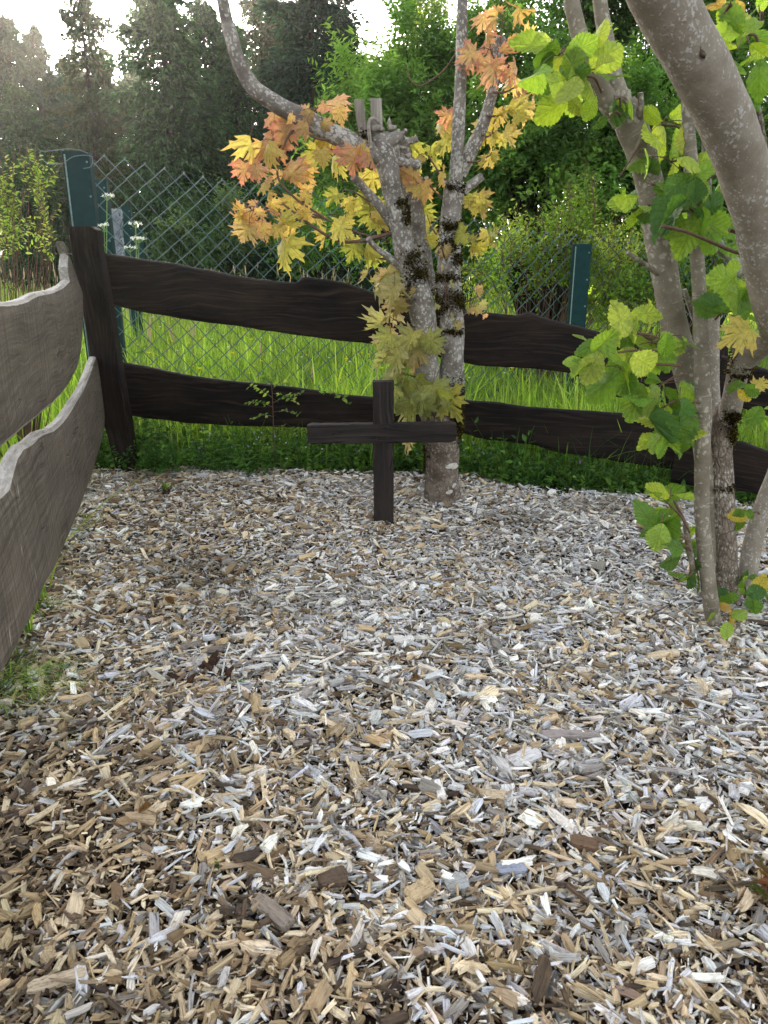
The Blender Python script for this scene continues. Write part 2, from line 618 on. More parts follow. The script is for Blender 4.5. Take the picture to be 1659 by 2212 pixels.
M['dry_wood'] = m_plank('dry grey cut wood', lin(92, 84, 76), lin(176, 168, 156), lin(132, 124, 114), rough=.85)
M['hazel_bark'] = m_bark('smooth hazel bark', lin(136, 127, 112), lin(176, 168, 154), lin(106, 97, 82), patch=.14, scale=16, lent=.5, stain=.25)
M['spot_bark'] = m_bark('smooth grey bark with pale spots', lin(146, 137, 124), lin(188, 184, 178), lin(122, 112, 98), patch=.22, scale=26, stain=.12)
M['flaky_bark'] = m_bark('flaky grey bark', lin(140, 128, 114), lin(186, 178, 166), lin(84, 72, 61), patch=.45, scale=18, flake=.85, stain=.35)
M['far_bark'] = m_simple('dark distant bark', lin(50, 45, 38), .9, .1, nscale=12)
M['twig'] = m_simple('brown twig bark', lin(98, 76, 62), .8, .2, nscale=60)
M['maple_leaf'] = m_leaf('young maple leaf', .55, 'maple', tmul=(1.25, 1.2, .85))
M['hazel_leaf'] = m_leaf('hazel leaf', .55, 'hazel', tmul=(1.4, 1.35, .5))
M['leaf'] = m_leaf('broad leaf', .5, tmul=(1.4, 1.35, .5))
M['far_leaf'] = m_leaf('distant leaf', .45, rough=.6, tmul=(1.3, 1.3, .5), spec=.2)
M['needle'] = m_leaf('conifer needles', .3, rough=.7, tmul=(1.4, 1.15, .6), spec=.15)
M['grass'] = m_leaf('meadow grass blade', .55, rough=.5, tmul=(1.35, 1.3, .5), spec=.25)
M['stalk'] = m_attr('plant stalk')
M['moss'] = m_leaf('moss', .2, rough=.9, spec=.05)
M['petal'] = m_leaf('petals', .4, rough=.6, tmul=(1, 1, 1), spec=.1)
M['green_metal'] = m_simple('dark green coated steel', lin(12, 46, 46), .65, .15, nscale=25, var=.2)
M['green_edge'] = m_simple('rubbed green coating', lin(96, 120, 112), .6, .4, nscale=80, var=.3)
M['wire'] = m_simple('green plastic coated wire', lin(72, 98, 94), .4, .5, nscale=100)
M['net'] = m_simple('galvanised netting', lin(128, 136, 146), .45, .5, nscale=60, var=.4)
M['rot'] = m_plank('rotten dark wood', lin(30, 22, 18), lin(90, 60, 42), lin(52, 36, 28), rough=.9)

# ------------------------------------------------------------------ ground
gx = np.concatenate([np.linspace(-300, -20, 12), np.linspace(-18, -4, 15), np.linspace(-3.8, 3.8, 150), np.linspace(4, 18, 15), np.linspace(20, 300, 12)])
gy = np.concatenate([np.linspace(-60, -2, 10), np.linspace(-1.5, .4, 8), np.linspace(.5, 5.2, 110), np.linspace(5.5, 20, 20), np.linspace(24, 700, 16)])
X, Yg = np.meshgrid(gx, gy)
Z = gz(X, Yg)
nx, ny = len(gx), len(gy)
i = np.arange(ny - 1)[:, None] * nx; j = np.arange(nx - 1)[None]
F = np.stack([i + j, i + j + 1, i + nx + j + 1, i + nx + j], -1).reshape(-1, 4)
mb = MB(); mb.add(np.stack([X, Yg, Z], -1).reshape(-1, 3), F, smooth=True)
o = mb.build('ground', M['dirt']); o['kind'] = 'structure'

# plan lines of the fences
LA, LB = (-1.36, 3.62), (-0.80, 1.5)          # left plank fence, far end to near
BA = tuple(P(220, 700, 3.86)[:2]); BB = tuple(P(1450, 900, 3.30)[:2])   # back plank fence


def left_x(y):
    return LA[0] + (LB[0] - LA[0]) * (LA[1] - y) / (LA[1] - LB[1])


def back_y(x):
    return BA[1] + (BB[1] - BA[1]) * (x - BA[0]) / (BB[0] - BA[0])


# ------------------------------------------------------------------ wood chips
SILVER = [lin(230, 227, 221), lin(208, 206, 203), lin(240, 235, 225), lin(182, 178, 174), lin(222, 212, 197), lin(150, 143, 135), lin(202, 202, 204)]
CREAM = [lin(222, 204, 172), lin(204, 182, 148), lin(188, 163, 126), lin(216, 196, 164), lin(168, 146, 116)]
BROWN = [lin(150, 126, 94), lin(120, 100, 76), lin(96, 80, 63), lin(138, 120, 98), lin(74, 62, 52)]


def chip_cols(r, x, y):
    n = len(x)
    nz = np.sin(x * 3.3 + 1.3 * np.sin(y * 2.1)) * np.sin(y * 3.9 + x) * .5 + np.sin(x * 9 + y * 4) * np.sin(y * 8 - x * 3) * .3
    fresh = .44 - .48 * sm(y, 1.0, 1.6) + .28 * sm(-x, .2, .9) - .14 * sm(x, 0, .6) + .34 * nz
    u = r.random(n)
    tan = u < np.clip(.36 + fresh * .85, .12, .92)
    brown = r.random(n) < np.clip(.16 + fresh * .34, .06, .45)
    c = pick(r, SILVER, n, .10)
    c2 = pick(r, CREAM, n, .10); c3 = pick(r, BROWN, n, .14)
    c = np.where(tan[:, None], c2, c)
    # damp, freshly exposed brown patches
    dz = np.sin(x * 2.7 + 2.2 + np.sin(y * 3.1)) * np.sin(y * 3.3 + 1.1 * x + .6) + .4 * np.sin(x * 8 - y * 5) * np.sin(y * 9 + x * 2)
    damp = sm(dz + .9 * sm(-y, -1.5, -.9) * sm(-x, -.3, .7) + .5 * sm(-x - .35 * y, -.05, .5), .55, 1.25)
    c = c * (1 - .42 * damp[:, None]) * np.array([1, .97, .9]) ** damp[:, None]
    c = np.where((brown & tan)[:, None] | (r.random(n) < .04)[:, None], c3, c)
    return c


def chips(mb, r, N, x0, x1, y0, y1, nsec, lm, zmax, zmin=-.004, sig=.45, ridged=False, wr=-1.42):
    x = r.uniform(x0, x1, N); y = r.uniform(y0, y1, N)
    ok = (x > left_x(y) - .22) & (y < back_y(x) - .10 + .05 * np.sin(x * 6) + r.normal(0, .03, N))
    ok &= np.abs(x) < .35 + .62 * (y + .35)
    x, y = x[ok], y[ok]; N = len(x)
    L = np.clip(lm * np.exp(r.normal(0, sig, N)), .006, .075)
    L *= 1 - .12 * sm(y, 1.8, 3)
    W = L * np.clip(np.exp(r.normal(wr, .42, N)), .08, .65); T = W * r.uniform(.25, .75, N)
    t = np.linspace(-.5, .5, nsec)
    if ridged:
        cy = np.array([-1, -.3, .35, 1, 1, .3, -.35, -1]) * .5; cz = np.array([-1, -1, -1, -1, 1, 1, 1, 1]) * .5
        K = 8
    else:
        cy = np.array([-1, 1, 1, -1]) * .5; cz = np.array([-1, -1, 1, 1]) * .5
        K = 4
    jl = r.normal(0, .09 if ridged else .07, (N, nsec, K)); jl[:, 1:-1] *= .3
    wv = 1 - np.abs(r.normal(0, .10, (N, nsec)))
    for e in (0, -1):
        wv[:, e] *= np.where(r.random(N) < .3, r.uniform(.2, .7, N), r.uniform(.85, 1.1, N))
    ridge = 1 + r.normal(0, .38 if ridged else .2, (N, 1, K)) + r.normal(0, .08, (N, nsec, K))
    lx = L[:, None, None] * (t[None, :, None] + jl)
    off = r.normal(0, .08, (N, nsec, 1)) * W[:, None, None]
    ly = W[:, None, None] * (cy * wv[..., None]) * (1 + r.normal(0, .08, (N, 1, K)) + r.normal(0, .05, (N, nsec, K))) + off
    lz = T[:, None, None] * cz * ridge + (L * r.normal(0, .08, N))[:, None, None] * (t ** 2)[None, :, None]
    q = np.stack([lx, ly, lz], -1).reshape(N, -1, 3)
    yaw = r.uniform(0, math.pi * 2, N); pit = r.normal(0, .24, N); rol = r.normal(0, .5, N)
    c, s = np.cos, np.sin

    def rot(q, ax, a):
        ca, sa = c(a)[:, None], s(a)[:, None]
        u, v = [(1, 2), (2, 0), (0, 1)][ax]
        o_ = q.copy(); o_[..., u] = q[..., u] * ca - q[..., v] * sa; o_[..., v] = q[..., u] * sa + q[..., v] * ca
        return o_
    g = q + np.stack([r.uniform(0, 30, N), r.uniform(0, 30, N), np.zeros(N)], -1)[:, None]
    q = rot(q, 0, rol); q = rot(q, 1, pit); q = rot(q, 2, yaw)
    zz = gz(x, y) + r.uniform(zmin, zmax, N)
    V = q + np.stack([x, y, zz], -1)[:, None]
    F = [[K * a + k, K * a + (k + 1) % K, K * a + K + (k + 1) % K, K * a + K + k] for a in range(nsec - 1) for k in range(K)]
    for base, rev in ((0, True), (K * (nsec - 1), False)):
        caps = [[0, 1, 2, 3]] if K == 4 else [[0, 1, 6, 7], [1, 2, 5, 6], [2, 3, 4, 5]]
        for cc_ in caps:
            F.append([base + k for k in (cc_[::-1] if rev else cc_)])
    mb.inst(V, [np.array(F)], chip_cols(r, x, y), g)


mb = MB(); r = np.random.default_rng(3)
chips(mb, r, 80000, -1.6, 1.6, .55, 2.3, 2, .0105, .033)
chips(mb, r, 50000, -1.7, 1.7, .55, 2.3, 3, .0178, .034, ridged=True)
chips(mb, r, 8000, -1.5, 1.5, .55, 2.3, 3, .028, .036, .006, .3, ridged=True, wr=-1.25)
chips(mb, r, 800, -1.5, 1.5, .55, 2.3, 4, .042, .038, .016, .2, ridged=True, wr=-1.5)
chips(mb, r, 1600, -1.6, 1.6, .55, 2.3, 4, .052, .042, .010, .3, ridged=True, wr=-2.5)
chips(mb, r, 1500, -2.0, 2.8, 2.2, 3.8, 4, .05, .040, .015, .3, wr=-2.4)
chips(mb, r, 140000, -2.0, 2.9, 2.2, 4.0, 2, .0165, .035)
chips(mb, r, 12000, -2.0, 2.9, 2.2, 4.0, 3, .028, .038, .012, .3, wr=-1.3)
o = mb.build('wood_chip_mulch', M['chip']); o['kind'] = 'stuff'
o['label'] = 'silver grey and tan wood chip mulch covering the ground'; o['category'] = 'wood chips'

# ------------------------------------------------------------------ planks


def resample(pts, n):
    p = np.asarray(pts, float)
    d = np.concatenate([[0], np.cumsum(np.linalg.norm(np.diff(p, axis=0), axis=1))])
    return np.stack([np.interp(np.linspace(0, d[-1], n), d, p[:, k]) for k in range(2)], 1)


def plank(name, top, bot, A, B, thick, mats, root, n=90, seed=0, away=None, bow=.006, offset=0.0, rough=.003, label=None, curve=0.0):
    r = np.random.default_rng(seed)
    t, b = resample(top, n), resample(bot, n)
    T3 = np.array([PL(*q, A, B) for q in t]); B3 = np.array([PL(*q, A, B) for q in b])
    e = np.array([B[0] - A[0], B[1] - A[1], 0]); e /= np.linalg.norm(e)
    nrm = np.array([-e[1], e[0], 0])
    if np.dot(nrm, [T3[0][0], T3[0][1], 0]) < 0:
        nrm = -nrm                                   # pointing away from the camera
    k = np.arange(n)
    w = np.convolve(r.normal(0, 1, n + 8), np.ones(5) / 5, 'same')[4:-4]
    w2 = np.convolve(r.normal(0, 1, n + 8), np.ones(5) / 5, 'same')[4:-4]
    T3[:, 2] += w * rough; B3[:, 2] += w2 * rough
    vs = np.array([0, .03, .1, .25, .42, .58, .75, .9, .97, 1.0]); m = len(vs)
    edge = np.array([.010, .003, 0, 0, 0, 0, 0, 0, .003, .010])
    front = T3[:, None] * (1 - vs)[None, :, None] + B3[:, None] * vs[None, :, None]
    bw = bow * np.sin(k / n * 5 + seed)[:, None] + bow * .7 * np.sin((k / n * 11)[:, None] + vs[None] * 3 + seed) + curve * np.sin(np.linspace(0, math.pi, n))[:, None]
    front = front + nrm * (edge[None, :] + bw + offset)[..., None]
    back = front + nrm * (thick - 2 * edge[None, :])[..., None]
    ring = np.concatenate([front, back[:, ::-1]], 1); M2 = 2 * m
    i = np.arange(n - 1)[:, None] * M2; j = np.arange(M2)[None]; j2 = (j + 1) % M2
    F = np.stack([i + j, i + j2, i + M2 + j2, i + M2 + j], -1)
    main = np.ones(M2, bool); main[[m - 1, M2 - 1, 0, m - 2, m, M2 - 2]] = False
    along = (ring - ring[0, 0]) @ e
    depth = (ring - ring[0, 0]) @ nrm
    g = np.stack([along, ring[..., 2], depth], -1) + seed * 1.7
    mb = MB()
    V = ring.reshape(-1, 3)
    mb.add(V, F[:, main].reshape(-1, 4), g=g.reshape(-1, 3), smooth=False)
    Fe = F[:, ~main].reshape(-1, 4)
    mb.L.append(Fe.ravel()); mb.K.append(np.full(len(Fe), 4)); mb.M.append(np.full(len(Fe), 1)); mb.S.append(np.full(len(Fe), False))
    for kk, rev in ((0, False), (n - 1, True)):
        mb.add(ring[kk], (np.arange(M2)[::-1] if rev else np.arange(M2))[None], g=g[kk], mi=1)
    o = build(mb, name, mats, root)
    if label:
        o['label'] = label
    return o


# back fence
fb = thing('plank_fence', 'dark stained fence of wavy edged boards running behind the cross and the maple', 'fence', (BA[0], BA[1], 0))
up_top = [(206, 545), (300, 559), (357, 567), (430, 580), (496, 595), (619, 610), (640, 611), (653, 598), (713, 605), (746, 611), (795, 628), (860, 650), (940, 666),
          (1005, 673), (1043, 676), (1116, 681), (1134, 675), (1146, 673), (1168, 686), (1250, 705), (1295, 718), (1420, 748), (1570, 780)]
up_bot = [(222, 654), (317, 677), (397, 690), (555, 712), (658, 727), (703, 734), (848, 747), (1000, 783), (1037, 790), (1154, 796), (1228, 805), (1280, 827), (1310, 853), (1350, 861),
          (1570, 890)]
plank('board', up_top, up_bot, BA, BB, .035, [M['dark_plank'], M['dark_edge']], fb, n=140, seed=1, label='upper dark board with a raised knot hump on its top edge')
lo_top = [(246, 778), (357, 801), (444, 817), (555, 829), (656, 840), (736, 853), (805, 859), (900, 862), (1007, 864), (1100, 874), (1191, 885), (1365, 896), (1480, 922)]
lo_bot = [(268, 897), (397, 914), (500, 920), (658, 924), (800, 928), (997, 936), (1042, 950), (1152, 964), (1191, 976), (1302, 993), (1400, 1008), (1468, 1018)]
plank('board', lo_top, lo_bot, BA, BB, .035, [M['dark_plank'], M['dark_edge']], fb, n=120, seed=4, label='lower dark board with an even wavy edge')


def px_post(name, rows, thick, mats, root, label=None, bev=.006):
    """a square timber through photo rows (px_left, px_right, py, Y)"""
    mb = MB(); V = []
    for (a, b, y, Yd) in rows:
        l, r_ = P(a, y, Yd), P(b, y, Yd)
        w = r_[0] - l[0]
        e = min(bev, w * .2)
        V += [[l[0], Yd + e, l[2]], [l[0] + e, Yd, l[2]], [r_[0] - e, Yd, l[2]], [r_[0], Yd + e, l[2]],
              [r_[0], Yd + thick - e, l[2]], [r_[0] - e, Yd + thick, l[2]], [l[0] + e, Yd + thick, l[2]], [l[0], Yd + thick - e, l[2]]]
    V = np.array(V); n = len(rows)
    F = [[8 * i_ + j_, 8 * i_ + 8 + j_, 8 * i_ + 8 + (j_ + 1) % 8, 8 * i_ + (j_ + 1) % 8] for i_ in range(n - 1) for j_ in range(8)]
    g = np.stack([V[:, 2], V[:, 0], V[:, 1]], 1)
    mb.add(V, np.array(F), g=g)
    mb.add(V[:8], np.array([[0, 1, 2, 3, 4, 5, 6, 7]]), g=g[:8], mi=1)
    mb.add(V[-8:], np.array([[7, 6, 5, 4, 3, 2, 1, 0]]), g=g[-8:])
    o = build(mb, name, mats, root)
    if label:
        o['label'] = label
    return o


px_post('post', [(150, 196, 489, 3.66), (146, 208, 497, 3.66), (151, 211, 530, 3.665), (164, 224, 600, 3.67), (181, 240, 692, 3.68), (202, 258, 811, 3.69), (222, 276, 910, 3.70), (244, 288, 990, 3.71), (256, 296, 1045, 3.72), (266, 302, 1085, 3.73)],
        .085, [M['dark_plank'], M['dark_edge']], fb)

# left fence
fl_ = thing('plank_fence', 'weathered brown fence of wide wavy boards at the left, seen at a slant', 'fence', (LA[0], LA[1], 0))
lu_top = [(143, 520), (152, 548), (150, 575), (155, 603), (140, 616), (119, 625), (79, 634), (60, 645), (40, 652), (0, 654), (-60, 668), (-160, 690), (-260, 700)]
lu_bot = [(182, 640), (183, 700), (178, 764), (170, 800), (155, 831), (140, 852), (119, 875), (79, 908), (40, 940), (0, 974), (-60, 1020), (-160, 1110), (-260, 1200)]
plank('board', lu_top, lu_bot, LA, LB, .04, [M['worn_plank'], M['worn_edge']], fl_, n=110, seed=7, bow=.004, label='upper weathered board with a silvery ragged top edge')
ll_top = [(200, 770), (194, 782), (184, 806), (175, 828), (163, 848), (151, 863), (135, 888), (119, 907), (95, 925), (71, 934), (48, 954), (30, 962), (16, 986), (0, 1052), (-60, 1100), (-160, 1190), (-260, 1260)]
ll_bot = [(224, 880), (218, 927), (206, 982), (190, 1030), (163, 1100), (141, 1150), (119, 1201), (100, 1237), (79, 1269), (60, 1308), (40, 1348), (20, 1385), (0, 1423), (-60, 1530), (-160, 1700), (-260, 1850)]
plank('board', ll_top, ll_bot, LA, LB, .04, [M['worn_plank'], M['worn_edge']], fl_, n=110, seed=9, bow=.004, offset=-.02, label='lower weathered board hanging nearer the ground')

# right fence run
RA = tuple(P(1450, 900, 3.24)[:2]); RB = tuple(P(1650, 900, 3.02)[:2])
fr = thing('plank_fence', 'short dark plank fence run at the right behind the grey stems', 'fence', (RA[0], RA[1], 0))
plank('board', [(1466, 946), (1500, 953), (1577, 957), (1600, 955), (1652, 974), (1760, 1010), (1860, 1030)], [(1446, 1042), (1500, 1050), (1560, 1056), (1644, 1072), (1760, 1095), (1860, 1110)], RA, RB, .035,
      [M['dark_plank'], M['dark_edge']], fr, n=50, seed=12)
plank('board', [(1552, 772), (1600, 786), (1659, 803), (1760, 830), (1860, 850)], [(1552, 876), (1600, 886), (1659, 905), (1760, 935), (1860, 960)], RA, RB, .035,
      [M['dark_plank'], M['dark_edge']], fr, n=40, seed=13, offset=.03)
px_post('post', [(1550, 1574, 742, 3.30), (1550, 1576, 800, 3.30), (1552, 1578, 950, 3.30), (1554, 1580, 1120, 3.30)], .08, [M['dark_plank'], M['dark_edge']], fr)

# ------------------------------------------------------------------ cross
cb = G(828, 1142)
cr = thing('wooden_cross', 'small dark wooden cross standing upright in the wood chips', 'cross', tuple(cb))
Yc = cb[1]
l, r_, tp = P(806, 1140, Yc), P(849, 1140, Yc), P(828, 825, Yc)
mb = MB()
w = r_[0] - l[0]
zt = tp[2]; zb = cb[2] - .08
n = 26
zz = np.linspace(zb, zt, n)
rr = np.random.default_rng(2)
V = []; Gg = []
for q, z in enumerate(zz):
    e = .004; jj = rr.normal(0, .0007, 8)
    x0 = cb[0] - w / 2; x1 = cb[0] + w / 2; y0 = Yc; y1 = Yc + .05
    ring = [[x0, y0 + e], [x0 + e, y0], [x1 - e, y0], [x1, y0 + e], [x1, y1 - e], [x1 - e, y1], [x0 + e, y1], [x0, y1 - e]]
    for m_, (a, b) in enumerate(ring):
        V.append([a + jj[m_] + .003 * (zt - z), b, z]); Gg.append([z, a, b])
V = np.array(V); Gg = np.array(Gg)
F = np.array([[8 * i_ + j_, 8 * i_ + (j_ + 1) % 8, 8 * i_ + 8 + (j_ + 1) % 8, 8 * i_ + 8 + j_] for i_ in range(n - 1) for j_ in range(8)])
mb.add(V, F, g=Gg); mb.add(V[-8:], np.array([[0, 1, 2, 3, 4, 5, 6, 7]]), g=Gg[-8:])
build(mb, 'upright', M['cross'], cr)
mb = MB()
a = P(664, 938, Yc); b = P(985, 934, Yc)
L_ = b[0] - a[0]; hgt = mpx(42, a)
ang = math.atan2(b[2] - a[2], L_)
n = 34; V = []; Gg = []
for q, x in enumerate(np.linspace(-L_ / 2, L_ / 2, n)):
    e = .004 if 0 < q < n - 1 else .006
    sh = 0 if 0 < q < n - 1 else .004
    y0, y1 = Yc - .009, Yc + .036; jj = rr.normal(0, .0006, 8)
    hh = hgt / 2 - sh
    ring = [[y0 + e, -hh], [y0, -hh + e], [y0, hh - e], [y0 + e, hh], [y1 - e, hh], [y1, hh - e], [y1, -hh + e], [y1 - e, -hh]]
    for m_, (yy, z) in enumerate(ring):
        V.append([(a[0] + b[0]) / 2 + x * math.cos(ang) - z * math.sin(ang), yy, (a[2] + b[2]) / 2 + x * math.sin(ang) + z + jj[m_]]); Gg.append([x + 3, z, yy])
V = np.array(V); Gg = np.array(Gg)
F = np.array([[8 * i_ + j_, 8 * i_ + 8 + j_, 8 * i_ + 8 + (j_ + 1) % 8, 8 * i_ + (j_ + 1) % 8] for i_ in range(n - 1) for j_ in range(8)])
mb.add(V, F, g=Gg); mb.add(V[-8:], np.array([[0, 1, 2, 3, 4, 5, 6, 7]]), g=Gg[-8:]); mb.add(V[:8], np.array([[7, 6, 5, 4, 3, 2, 1, 0]]), g=Gg[:8])
bar = build(mb, 'crossbar', M['cross'], cr)
M['screw'] = m_simple('dark screw head', lin(40, 38, 38), .4, .6, .8, 200)
for (sx, sy) in ((814, 923), (838, 923), (814, 948), (838, 947)):
    q = P(sx, sy, Yc - .009)
    mb = MB(); tube(mb, [[q[0], q[1] - .0012, q[2], .0045], [q[0], q[1] + .01, q[2], .0045]], n=2, sides=12, smooth=False)
    build(mb, 'screw', M['screw'], bar)

# ------------------------------------------------------------------ chain link fence
CA = tuple(P(165, 500, 4.25)[:2]); CB = tuple(P(1258, 600, 5.1)[:2])
cf = thing('chain_link_fence', 'green wire chain link fence on steel posts behind the dark planks', 'fence', (CA[0], CA[1], 0))
e2 = np.array([CB[0] - CA[0], CB[1] - CA[1]]); Lf = np.linalg.norm(e2); e2 /= Lf
s_m = .098
mb = MB(); rr = np.random.default_rng(8)
tl = PL(190, 334, CA, CB); tr_ = PL(1240, 512, CA, CB)


def top_z(s):
    sa = (tl[0] - CA[0]) * e2[0] + (tl[1] - CA[1]) * e2[1]; sb = (tr_[0] - CA[0]) * e2[0] + (tr_[1] - CA[1]) * e2[1]
    q = (s - sa) / (sb - sa)
    return tl[2] + (tr_[2] - tl[2]) * q + .012 * math.sin(s * 7) if q < 1 else tr_[2] - .02 * (q - 1) + .01 * math.sin(s * 7)


nw = int((Lf + 2.6) / (s_m / 2))
rad = .0020
th = np.linspace(0, 2 * math.pi, 5, endpoint=False)
for k in range(nw):
    s0 = k * s_m / 2 - .02
    zt = top_z(s0)
    nj = int((zt + .05) / (s_m / 2))
    par = k % 2
    pts = []
    for j_ in range(nj + 1):
        side = (j_ + par) % 2
        ss = s0 + side * s_m / 2
        z = top_z(ss) - j_ * s_m / 2 + rr.normal(0, .0012)
        dd = .004 * (1 if side else -1) + .012 * math.sin(ss * 3) + .01 * math.sin(z * 5 + ss)
        pts.append([CA[0] + e2[0] * ss - e2[1] * dd, CA[1] + e2[1] * ss + e2[0] * dd, z])
    pts = np.array(pts)
    if par == 0 or True:
        pass
    m_ = len(pts)
    ring = pts[:, None] + np.stack([np.cos(th) * e2[0] * rad * 1.25, np.cos(th) * e2[1] * rad * 1.25, np.sin(th) * rad * 1.25], -1)[None] * np.array([1, 1, 1])
    ring[..., :2] += (np.sin(th) * rad)[None, :, None] * np.array([-e2[1], e2[0]])
    i_ = np.arange(m_ - 1)[:, None] * 5; j_ = np.arange(5)[None]; j2 = (j_ + 1) % 5
    mb.add(ring.reshape(-1, 3), np.stack([i_ + j_, i_ + j2, i_ + 5 + j2, i_ + 5 + j_], -1).reshape(-1, 4), smooth=True)
    if par == 1 and False:
        pass
    if par == 0:
        q = pts[0]
        # twisted end: the two neighbouring wires are knotted at the top
    topi = pts[0]
    tube(mb, [[topi[0], topi[1], topi[2] - .006, .0038], [topi[0] + .002, topi[1], topi[2] + .006, .0034]], n=2, sides=5)
build(mb, 'wire_mesh', M['wire'], cf)


def green_post(pxl, pxr, top_py, Y, root, label=None, zb=-.1, depth=.05):
    l, r2 = P(pxl, top_py, Y), P(pxr, top_py, Y)
    w = r2[0] - l[0]; x0 = l[0]; zt = l[2]
    mb = MB()
    t = .006
    h = zt - zb; zc_ = (zt + zb) / 2
    box(mb, (x0 + w / 2, Y + t / 2, zc_), (w, t, h), bev=.0015)
    box(mb, (x0 + t / 2, Y + t + depth / 2 - .001, zc_ - .001), (t - .002, depth, h - .002), bev=.001)
    box(mb, (x0 + w - t / 2, Y + t + depth / 2 - .001, zc_ - .001), (t - .002, depth, h - .002), bev=.001)
    box(mb, (x0 + .012, Y - .0015, zc_), (.007, .004, h - .03), mi=1)
    for k in range(5):
        box(mb, (x0 + w - .014, Y - .001, zt - .05 - k * .16), (.009, .003, .009), mi=1)
    o = build(mb, 'post', [M['green_metal'], M['green_edge']], root)
    if label:
        o['label'] = label
    return o


green_post(133, 191, 326, 4.2, cf, 'tall wide green post at the fence corner')
green_post(1240, 1279, 527, 5.0, cf, 'green post with a folded flange among the bushes')
# cut wire loop at the corner post top
mb = MB()
wp = [(190, 331), (170, 324), (140, 322), (100, 327), (87, 327), (90, 342), (108, 355), (135, 353)]
tube(mb, [[*P(x, y, 4.17), .0022] for x, y in wp], n=40, sides=6)
wp2 = [(137, 352), (160, 338), (192, 336), (200, 345), (196, 360), (180, 364)]
tube(mb, [[*P(x, y, 4.18), .002] for x, y in wp2], n=30, sides=6)
build(mb, 'loose_wire', M['wire'], cf)

f2 = thing('post_row_fence', 'line of green steel posts running away across the meadow at the left', 'fence', tuple(P(212, 560, 5.2)))
for (a, b, y, Yd) in ((196, 228, 387, 5.3), (256, 281, 444, 8.0), (291, 307, 490, 12.6), (313, 326, 498, 14.5), (330, 341, 511, 17.5), (345, 353, 520, 20.0), (354, 364, 527, 23.0)):
    green_post(a, b, y, Yd, f2)
mb = MB()
ww = [P(x, y, 5.2) for x, y in ((200, 400), (256, 455))]
build_net = None

# netting roll leaning between the posts
q0 = P(248, 560, 6.6); q1 = P(243, 452, 6.6)
nr_ = thing('netting_roll', 'silvery bunched wire netting hanging between two green posts', 'netting', tuple(q0))
mb = MB(); rr = np.random.default_rng(31)
for k in range(16):
    a0 = k / 16 * math.tau
    for sgn in (-1, 1):
        pts = []
        for t in np.linspace(0, 1, 26):
            a = a0 + sgn * t * 7
            rad_ = .055 + .02 * math.sin(t * 9 + k)
            c = q0 + (q1 - q0) * t
            pts.append([c[0] + math.cos(a) * rad_, c[1] + math.sin(a) * rad_, c[2], .004])
        tube(mb, pts, n=50, sides=4)
tube(mb, [[*(q0 + (q1 - q0) * t), .035 + .01 * math.sin(t * 23)] for t in np.linspace(0, 1, 12)], n=40, sides=12, bump=.15, seed=3)
build(mb, 'netting', M['net'], nr_)

# ------------------------------------------------------------------ maple
YM = 3.27
mbase = G(955, 1088)
YM = mbase[1] + .02
maple = thing('maple_tree', 'cut back maple with pale blotched bark and yellow orange leaves behind the cross', 'tree', tuple(mbase))
stem_pts = {}


def m_rows(rows, dy=0.0):
    return px_tube([(x, y, YM + d + dy, w) for (x, y, d, w) in rows])


mb = MB()
tube(mb, m_rows([(958, 1112, 0, 112), (957, 1092, 0, 92), (956, 1076, 0, 80), (955, 1056, 0, 76), (955, 1000, 0, 72), (953, 940, 0, 74), (950, 900, 0, 82), (946, 868, 0, 90), (944, 835, .0, 70)]), n=60, sides=32, bump=.035, seed=1)
build(mb, 'trunk_base', M['maple_base'], maple)
mb = MB()
# right main stem
tube(mb, m_rows([(962, 900, .0, 60), (972, 850, 0, 58), (977, 780, 0, 50), (978, 720, 0, 50), (973, 660, 0, 52), (970, 600, 0, 52), (970, 540, 0, 50), (974, 470, 0, 46), (980, 420, 0, 46),
                 (984, 395, 0, 50)]), n=70, sides=24, bump=.05, seed=2)
build(mb, 'trunk', M['maple_bark'], maple, label='right hand stem')
mb = MB()
# tall pole
tube(mb, m_rows([(984, 405, 0, 32), (985, 380, 0, 30), (988, 330, 0, 28), (991, 260, 0, 27), (995, 180, 0, 26), (997, 100, 0, 24), (999, 0, 0, 23), (1001, -120, 0, 21), (1004, -320, 0, 16)]), n=60, sides=20, bump=.02, seed=3)
build(mb, 'limb', M['maple_bark'], maple, label='straight grey pole rising out of the picture')
mb = MB()
# left main stem
tube(mb, m_rows([(935, 905, .02, 50), (929, 850, .0, 56), (921, 780, -.02, 54), (917, 720, -.02, 54), (909, 660, -.03, 58), (893, 600, -.03, 54), (876, 545, -.03, 44), (862, 480, -.03, 44), (851, 420, -.03, 44), (841, 375, -.03, 46), (833, 335, -.02, 58),
                 (826, 310, -.02, 56), (820, 292, -.02, 40)]), n=80, sides=24, bump=.06, seed=4, cap_mi=1)
build(mb, 'trunk', [M['maple_bark'], M['dry_wood']], maple, label='left hand stem ending in a ragged cut head')
mb = MB()
tube(mb, m_rows([(930, 640, .10, 34), (915, 560, .10, 36), (905, 500, .10, 34), (895, 430, .10, 34), (880, 380, .09, 34), (872, 330, .08, 30), (868, 300, .06, 26)]), n=40, sides=18, bump=.06, seed=5, cap_mi=1)
build(mb, 'trunk', [M['maple_bark'], M['dry_wood']], maple, label='short middle stem behind the left one')
mb = MB()
